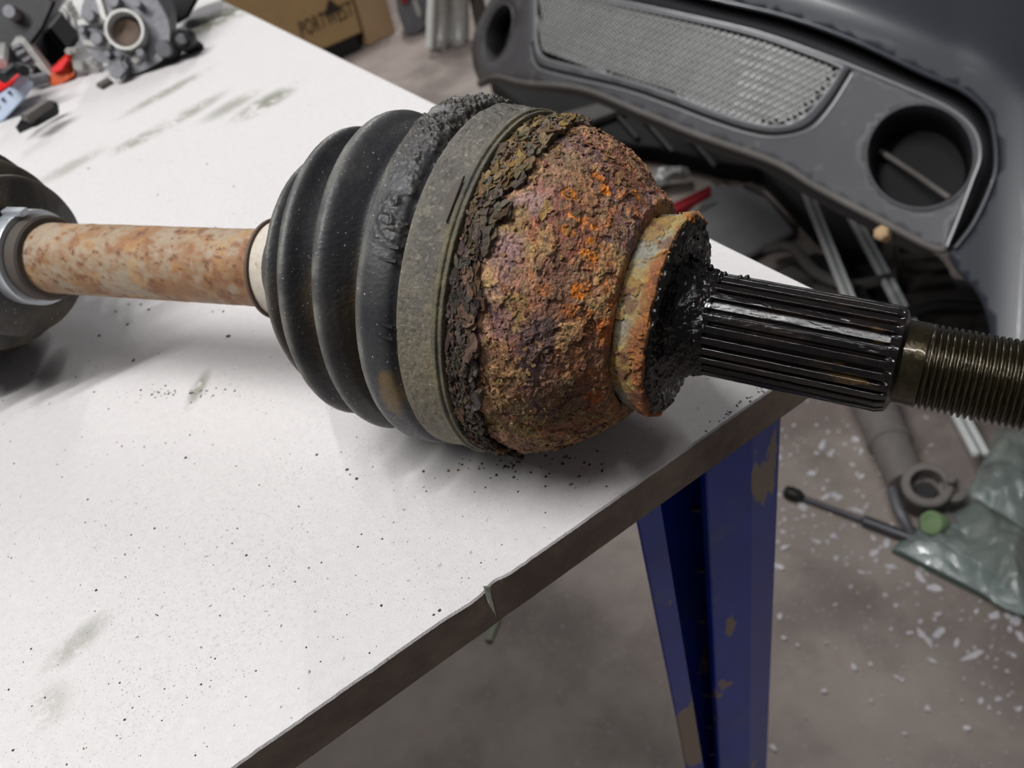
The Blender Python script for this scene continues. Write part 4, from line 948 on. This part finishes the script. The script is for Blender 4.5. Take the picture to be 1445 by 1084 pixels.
# ================================================================== PAINT CHIPS
mb = MB()
def chip(mb, x, y, s_, el=1.0, h=.0012):
    c = flo(x, y, h); n = random.randint(4, 7); q0 = random.uniform(0, 6.28); ct, st = math.cos(q0), math.sin(q0); pts = []
    for k_ in range(n):
        q = 2 * math.pi * k_ / n + random.uniform(-.3, .3); rx = s_ * el * random.uniform(.6, 1.2) * math.cos(q); ry = s_ * random.uniform(.6, 1.2) * math.sin(q)
        pts.append(c + np.array([rx * ct - ry * st, rx * st + ry * ct, random.uniform(0, .0015)]))
    mb.prism(pts, (0, 0, -.0015))
Z1 = 1.0 / FPX
for (x, y, s_, el) in [(1237, 645, 8, 1.6), (1145, 668, 9, 1), (1152, 640, 4, 1), (1160, 628, 5, 2.5), (1175, 638, 4, 2), (1208, 620, 6, 1), (1216, 673, 5, 1.4), (1207, 720, 4, 3.4), (1133, 715, 7, 1.3), (1234, 780, 6, 1.6), (1256, 800, 7, 1.6), (1250, 768, 5, 2), (1298, 815, 6, 2), (1318, 830, 6, 2.4),
                       (1300, 800, 5, 1.5), (1175, 757, 5, 1.5), (1107, 773, 4, 2), (1100, 800, 4, 2.5), (1301, 895, 6, 2.4), (1325, 893, 5, 3), (1310, 905, 5, 2), (1372, 925, 4, 4), (1350, 908, 4, 2), (1316, 933, 4, 1.5), (1309, 1000, 4, 1.2), (1365, 1028, 4, 1.2), (1384, 989, 3, 1.4), (1273, 960, 3, 1.5), (1403, 870, 6, 2),
                       (1433, 876, 7, 1.2), (1425, 888, 4, 1), (1440, 900, 5, 2), (1430, 925, 4, 1), (1165, 702, 4, 2.6), (1180, 700, 4, 3), (1250, 545, 3, 2)]:
    chip(mb, x, y, s_ * Z1 * 1.1, el)
for i in range(330):
    x, y = random.gauss(1180, 75), random.gauss(660, 70)
    if i > 170: x, y = random.uniform(1090, 1445), 0; y = 700 + (x - 1100) * .62 + random.gauss(10, 55)
    if i > 290: x, y = random.uniform(1090, 1445), random.uniform(850, 1080)
    if 1000 < x < 1500 and 560 < y < 1084: chip(mb, x, y, random.choice([1, 1.3, 1.8, 2.6, 3.4]) * Z1, random.uniform(1, 2))
tag(mb.build('paint_chips', 'chip'), 'white paint chips scattered on the floor right of the blue post', 'paint chips', kind='stuff')
mb = MB(); c = flo(709, 890, .003); mb.box(c - [.020, .004, .002], (.03, .022, 0), (-.005, .009, 0), (0, 0, .003)); tag(mb.build('floor_chip', 'chip_green', bevel=.0008), 'pale green chip on the dark floor under the front edge', 'chip')

# ================================================================== FAR FLOOR: BOXES AND PARTS
def wall_pt(p0, x, y, nrm):                            # pixel ray on the vertical plane through p0 with normal nrm
    d = ray(x, y); return CAM + d * (((p0 - CAM) @ nrm) / (d @ nrm))
p0 = flo(465, 92); pr = flo(548, 55); ax_ = pr - p0; ax_[2] = 0; ax_ /= np.linalg.norm(ax_); nb = np.cross(ax_, [0, 0, 1.]); nb *= -np.sign(nb @ (CAM - p0)) ; back = -nb if (-nb) @ HF > 0 else nb
Hb = .52; Wb = .45 + float(np.linalg.norm(flo(517, 68) - p0))
t = thing('cardboard_box', 'brown cardboard box with printed word standing on the floor behind the bench', 'box', p0)
o_ = p0 - ax_ * .45
lift = .055
mb = MB(); mb.box(o_ + np.array([0, 0, lift]), ax_ * Wb, back * .5, (0, 0, Hb - lift)); mb.build('box_body', 'cardboard', t, bevel=.004)
mb = MB(); mb.box(o_ + back * .01, ax_ * (Wb - .02), back * .48, (0, 0, lift + .004)); mb.build('box_base', 'black', t)
# printed word
fc = bpy.data.curves.new('print', 'FONT'); fc.body = 'PORTWEST'; fc.size = .105; fc.extrude = .0006; fc.space_character = 1.12
fo = bpy.data.objects.new('print', fc); C.objects.link(fo); dg = bpy.context.evaluated_depsgraph_get(); me = bpy.data.meshes.new_from_object(fo.evaluated_get(dg)); bpy.data.objects.remove(fo)
q0 = wall_pt(p0, 426, 53, back); q1 = wall_pt(p0, 499, 20, back); xx = ax_; zz = np.array([0, 0, 1.]); sc_ = abs((q1 - q0) @ ax_) / max(v.co.x for v in me.vertices)
for v in me.vertices: v.co = Vector(q0 - back * (.002 + v.co.z) + xx * v.co.x * sc_ + zz * v.co.y * .66)
link('printed_word', me, 'print_', t)
mb = MB(); c = wall_pt(p0, 470, 18, back) - back * .002
mb.prism([c - xx * .035, c + xx * .035, c + zz * .045], -back * .001); mb.build('printed_mark', 'print_', t)
t = thing('small_box', 'small tan cardboard box beside the large printed box', 'box', flo(530, 66))
a = flo(521, 66); b_ = flo(559, 46); d = b_ - a; mb = MB(); mb.box(a, d, back * .3, (0, 0, .235)); mb.build('box_body', 'cardboard_light', t, bevel=.004)
mb = MB(); mb.box(a + np.array([0, 0, .236]), d, back * .14, (0, 0, .003)); mb.build('flap', 'cardboard', t); mb = MB(); mb.box(a + back * .15 + np.array([0, 0, .236]), d, back * .15, (0, 0, .003)); mb.build('flap', 'cardboard', t)
t = thing('grey_bracket', 'grey metal bracket with an oval slot standing by the small box', 'bracket', flo(585, 50))
p0 = flo(578, 52); Zb = (p0 - CAM) @ F_
def up_pt(base, x, y, nrm=None): return wall_pt(base, x, y, HF)
mb = MB(); mb.prism([up_pt(p0, *q) for q in [(556, -30), (562, 20), (572, 48), (584, 50), (598, 42), (603, 20), (602, -30)]], HF * .10); mb.build('plate', 'alu', t, bevel=.004)
mb = MB(); mb.prism([up_pt(p0 - HF * .02, *q) for q in [(582, 2), (588, 0), (595, 16), (594, 26), (588, 22)]], HF * .02); mb.build('slot_rim', 'alu_light', t, bevel=.003)
mb = MB(); mb.prism([up_pt(p0 - HF * .02, *q) for q in [(566, -20), (578, -20), (574, 4), (567, 6)]], HF * .02); mb.build('red_label', 'darkred', t)
t = thing('white_sheet', 'pale translucent plastic panel leaning behind the bumper', 'panel', flo(630, 66))
p0 = flo(625, 70)
Vs = []
for i in range(13):
    x = 603 + 55 * i / 12; col_ = []
    for j in range(9):
        y = 69 - (i / 12) * 3 - j * 14; col_.append(up_pt(p0 + HF * (.02 * math.sin(i * 1.1) + .03 * math.sin(j * .5)), x, y))
    Vs.append(col_)
o = link('sheet', gridmesh(np.array(Vs)), 'alu_light', t, smooth=True); md = o.modifiers.new('t', 'SOLIDIFY'); md.thickness = .01
mb = MB(); mb.tube([up_pt(p0 - HF * .03, 606, 66), up_pt(p0 - HF * .03, 607, 20), up_pt(p0 - HF * .03, 610, -30)], .012, 8); mb.build('bright_fold', 'strip', t, smooth=True)
t = thing('dark_canister', 'dark upright canister just left of the bumper', 'canister', flo(682, 44))
p0 = flo(682, 44); mb = MB(); mb.lathe(p0, (0, 0, 1), [(0, .020), (.01, .024), (.35, .024), (.38, .02), (.44, .02)], 24); mb.build('canister_body', 'junk_brown', t, smooth=True)
mb = MB(); mb.lathe(p0, (0, 0, 1), [(.44, .022), (.48, .022), (.485, .016)], 20); mb.build('lid', 'black', t, smooth=True)
# dark things just beyond the far bench edge
t = thing('tool_case', 'black tool case on the floor behind the far bench edge', 'case', flo(350, 20))
a = flo(330, 20); mb = MB(); mb.box(a, ax_ * .42, back * .25, (0, 0, .30)); mb.build('case_body', 'black', t, bevel=.01); mb = MB(); mb.box(a + ax_ * .36 - back * .004, ax_ * .05, back * .02, (0, 0, .30)); mb.build('latch', 'darkred', t, bevel=.002)
mb = MB(); mb.box(a + ax_ * .20 - back * .004, ax_ * .06, back * .02, (0, 0, .32)); mb.build('edge_strip', 'alu', t, bevel=.002)

# ================================================================== PARTS HEAP ON THE BENCH
def bpl(base_px, lean=.55):                            # plane standing on the bench at a pixel, leaning back
    b0 = tab(*base_px); n = HF * math.cos(lean) - np.array([0, 0, 1]) * math.sin(lean); return b0, n
def on_pl(pl, x, y, off=0):
    b0, n = pl; d = ray(x, y); return CAM + d * ((((b0 + n * off) - CAM) @ n) / (d @ n))
t = thing('cast_housing', 'grey cast metal pump housing with a round rusty bore on the bench', 'housing', tab(190, 105))
pl = bpl((195, 108)); n_ = pl[1]; pxm = ((pl[0] - CAM) @ F_) / FPX
out = [(112, 30), (120, -4), (150, -30), (200, -34), (222, 0), (238, 30), (240, 60), (232, 82), (212, 96), (184, 106), (176, 88), (150, 90), (128, 78), (112, 56)]
mb = MB(); mb.prism([on_pl(pl, x, y) for x, y in cr2(out + [out[0]], 3)[:-1]], HF * .035); mb.build('housing_body', 'alu', t, bevel=.003)
def boss(name, x, y, r_, h, m_, prof=None, off=0, parent=t, n=24, pl_=None):
    pl__ = pl_ or pl; c = on_pl(pl__, x, y, off); ax = -pl__[1]; r_ = r_ * pxm
    mb = MB(); mb.lathe(c, ax, prof(r_, h) if prof else [(-.002, r_), (h * .8, r_), (h, r_ * .85)], n); return mb.build(name, m_, parent, smooth=True)
boss('bore_ring', 183, 46, 27, .010, 'alu_light', lambda r, h: [(-.002, r), (h, r), (h, r * .86), (h * .5, r * .80), (-.001, r * .76)])
boss('bore', 181, 48, 19, .006, 'brown', lambda r, h: [(-.002, r), (.003, r), (.0035, r * .9), (.001, r * .4)])
for x, y, r_ in [(132, 26, 9), (166, 6, 9), (143, 58, 9), (204, 78, 6), (122, 46, 5), (158, 80, 5), (200, 10, 5)]: boss('bolt_boss', x, y, r_, .009, 'alu')
for (x0, y0, x1, y1) in [(112, 34, 148, 30), (140, -5, 150, 30), (120, 60, 158, 66), (190, 88, 200, 72)]:
    mb = MB(); mb.tube([on_pl(pl, x0, y0), on_pl(pl, x1, y1)], .0035, 6); mb.build('rib', 'alu_light', t, smooth=True)
mb = MB(); mb.prism([on_pl(pl, x, y, -.012) for x, y in [(148, 92), (172, 84), (182, 100), (168, 117), (152, 106)]], HF * .03); mb.build('hex_plug', 'alu', t, bevel=.002)
t2 = thing('round_sensor', 'two grey round caps in black rubber beside the cast housing', 'cap', tab(240, 84))
pl2 = bpl((245, 86), .3)
for x, y, r_, rr_ in [(238, 68, 12, 17), (262, 55, 7, 15)]:
    boss('rubber_collar', x, y, rr_, .010, 'black', parent=t2, pl_=pl2); boss('cap_face', x, y, r_, .016, 'alu', parent=t2, pl_=pl2)
mb = MB(); mb.tube([on_pl(pl2, 250, 60, .01), on_pl(pl2, 275, 66, .01), on_pl(pl2, 279, 70, .008)], .006, 8); mb.build('stub', 'black', t2, smooth=True)
t3 = thing('black_motor', 'black motor body with a small green tipped plug behind the cast housing', 'motor', tab(250, 50))
pl3 = bpl((252, 50), .4)
mb = MB(); mb.prism([on_pl(pl3, x, y) for x, y in [(226, 0), (240, -30), (290, -30), (278, 4), (266, 26), (246, 38), (234, 30)]], HF * .05); mb.build('motor_body', 'black', t3, bevel=.003)
boss('plug', 236, 12, 7, .012, 'alu_light', parent=t3, pl_=(pl3[0] - HF * .01, pl3[1]))
t4 = thing('black_actuator', 'black square actuator block leaning in the parts heap', 'actuator', tab(70, 92))
pl4 = bpl((70, 98), .5)
mb = MB(); mb.prism([on_pl(pl4, x, y) for x, y in [(34, 50), (52, 34), (66, 36), (98, 74), (90, 88), (74, 98), (66, 88)]], HF * .045); mb.build('actuator_body', 'black', t4, bevel=.003)
t5 = thing('orange_bracket', 'orange and red plastic bracket poking out beside the cast housing', 'bracket', tab(95, 110))
pl5 = bpl((90, 116), .5)
mb = MB(); mb.prism([on_pl(pl5, x, y, -.004) for x, y in [(74, 98), (96, 78), (100, 84), (92, 100), (106, 108), (88, 122), (70, 124), (68, 112)]], HF * .02); mb.build('bracket_body', 'orange', t5, bevel=.002)
mb = MB(); mb.prism([on_pl(pl5, x, y, -.008) for x, y in [(70, 100), (94, 80), (98, 84), (88, 100), (78, 104)]], HF * .01); mb.build('red_arm', 'red', t5, bevel=.001)
t6 = thing('cast_bracket', 'pale slotted cast bracket leaning on the red topped card box', 'bracket', tab(45, 118))
pl6 = bpl((50, 122), .45)
for nm, px in (('arm', [(13, 66), (24, 50), (34, 56), (58, 88), (76, 112), (70, 112), (52, 98), (44, 108), (34, 108), (34, 84), (24, 74)]),):
    mb = MB(); mb.prism([on_pl(pl6, x, y, -.008) for x, y in px], HF * .012); mb.build(nm, 'alu_light', t6, bevel=.002)
boss('slot_hole', 54, 97, 4, .009, 'black', parent=t6, pl_=pl6, off=-.004)
for x, y in ((24, 66), (30, 74), (38, 84)):
    mb = MB(); mb.tube([on_pl(pl6, x - 5, y + 3, -.010), on_pl(pl6, x + 6, y - 3, -.010)], .002, 6); mb.build('rib', 'alu', t6, smooth=True)
mb = MB(); mb.tube([on_pl(pl6, 36, 108, -.01), on_pl(pl6, 50, 112, -.014), on_pl(pl6, 66, 108, -.01)], .004, 8); mb.build('foot', 'alu', t6, smooth=True)
boss('screw_head', 34, 112, 3, .012, 'cardboard_light', parent=t6, pl_=pl6)
t7 = thing('card_packet', 'pale blue card packet with a red top band at the left edge', 'packet', tab(10, 160))
pl7 = bpl((5, 172), .35)
mb = MB(); mb.prism([on_pl(pl7, x, y) for x, y in [(-30, 150), (14, 120), (34, 140), (6, 170), (-30, 190)]], HF * .03); mb.build('packet_body', 'blueprint', t7, bevel=.001)
mb = MB(); mb.prism([on_pl(pl7, x, y, -.001) for x, y in [(-30, 138), (8, 114), (22, 114), (14, 122), (-30, 150)]], HF * .03); mb.build('red_band', 'red', t7, bevel=.001)
for (x, y) in ((4, 141), (13, 131), (-4, 150)):
    mb = MB(); mb.prism([on_pl(pl7, x + a, y + b_, -.0012) for a, b_ in ((-3, -1), (0, -3), (3, 1), (0, 3))], HF * .001); mb.build('printed_dot', 'print_blue', t7)
t8 = thing('grey_wedge', 'flat grey tapered piece lying in front of the card packet', 'wedge', tab(50, 130))
mb = MB(); mb.prism([tab(18, 178, .012), tab(30, 160, .014), tab(66, 138, .014), tab(80, 140, .013), tab(78, 148, .010), tab(46, 166, .008)], (0, 0, -.008)); mb.build('wedge_body', 'dark', t8, bevel=.002)
mb = MB(); mb.prism([tab(26, 162, .018), tab(64, 138, .018), tab(72, 141, .018), tab(38, 164, .018)], (0, 0, -.005)); mb.build('top_face', 'junk_grey', t8, bevel=.001)
mb = MB(); mb.prism([tab(134, 118, .003), tab(152, 108, .003), tab(158, 113, .003), tab(142, 122, .003)], (0, 0, -.003)); tag(mb.build('grey_tab', 'junk_grey', bevel=.0008), 'small flat grey tab in front of the cast housing', 'tab')
t9 = thing('pale_connector', 'pale cast elbow with a round hole between actuator and housing', 'elbow', tab(90, 70))
pl9 = bpl((92, 62), .45)
mb = MB(); mb.prism([on_pl(pl9, x, y) for x, y in [(66, 20), (72, 6), (88, 6), (98, 16), (100, 30), (112, 44), (108, 54), (90, 60), (74, 56), (68, 40)]], HF * .025); mb.build('elbow_body', 'alu_light', t9, bevel=.003)
boss('elbow_hole', 85, 21, 5, .002, 'black', parent=t9, pl_=pl9)
t10 = thing('wiring_loom', 'bundle of coloured wires and pale sleeves at the top left corner', 'wiring', tab(40, 60))
for px, r_, m_, nm in [([(2, 90), (8, 40), (-4, -10)], .004, 'alu_light', 'wire_sleeve'), ([(44, 44), (44, 10), (52, -20)], .006, 'silver', 'wire_sleeve'), ([(52, 32), (60, 8), (56, -20)], .003, 'orange', 'wire'), ([(14, 60), (30, 40), (60, 36)], .006, 'alu', 'wire_sleeve'),
                     ([(0, 60), (4, 20), (12, -20)], .002, 'orange', 'wire'), ([(20, 40), (10, 10), (24, -20)], .004, 'black', 'wire'), ([(4, 110), (22, 96), (34, 100)], .004, 'black', 'wire'), ([(28, 20), (44, 14), (66, 18)], .004, 'dark', 'wire')]:
    mb = MB(); P_ = cr2(px, 5); mb.tube([tab(x, y, .03) for x, y in P_], r_, 8); mb.build(nm, m_, t10, smooth=True)
t11 = thing('dark_casting', 'dark grey engine casting at the back of the parts heap', 'casting', tab(40, 60))
pl11 = bpl((20, 146), .5)
mb = MB(); mb.prism([on_pl(pl11, x, y, .02) for x, y in [(-60, 60), (-40, -40), (60, -50), (80, 0), (62, 40), (40, 70), (50, 108), (20, 122), (-20, 130), (-60, 120)]], HF * .05); mb.build('casting_body', 'dark', t11, bevel=.004)
for x, y, r_ in [(8, 80, 12), (22, 20, 10), (76, -6, 8)]: boss('casting_boss', x, y, r_, .01, 'alu', parent=t11, pl_=(pl11[0] + pl11[1] * .02, pl11[1]))
t12 = thing('small_fittings', 'small pale bolts and fittings between the orange bracket and plug', 'fittings', tab(125, 96))
pl12 = bpl((120, 104), .3)
for x, y, r_ in [(118, 92, 8), (134, 86, 6), (104, 72, 5), (112, 70, 4), (140, 90, 5)]: boss('fitting', x, y, r_, .012, 'alu_light', parent=t12, pl_=pl12, n=10)
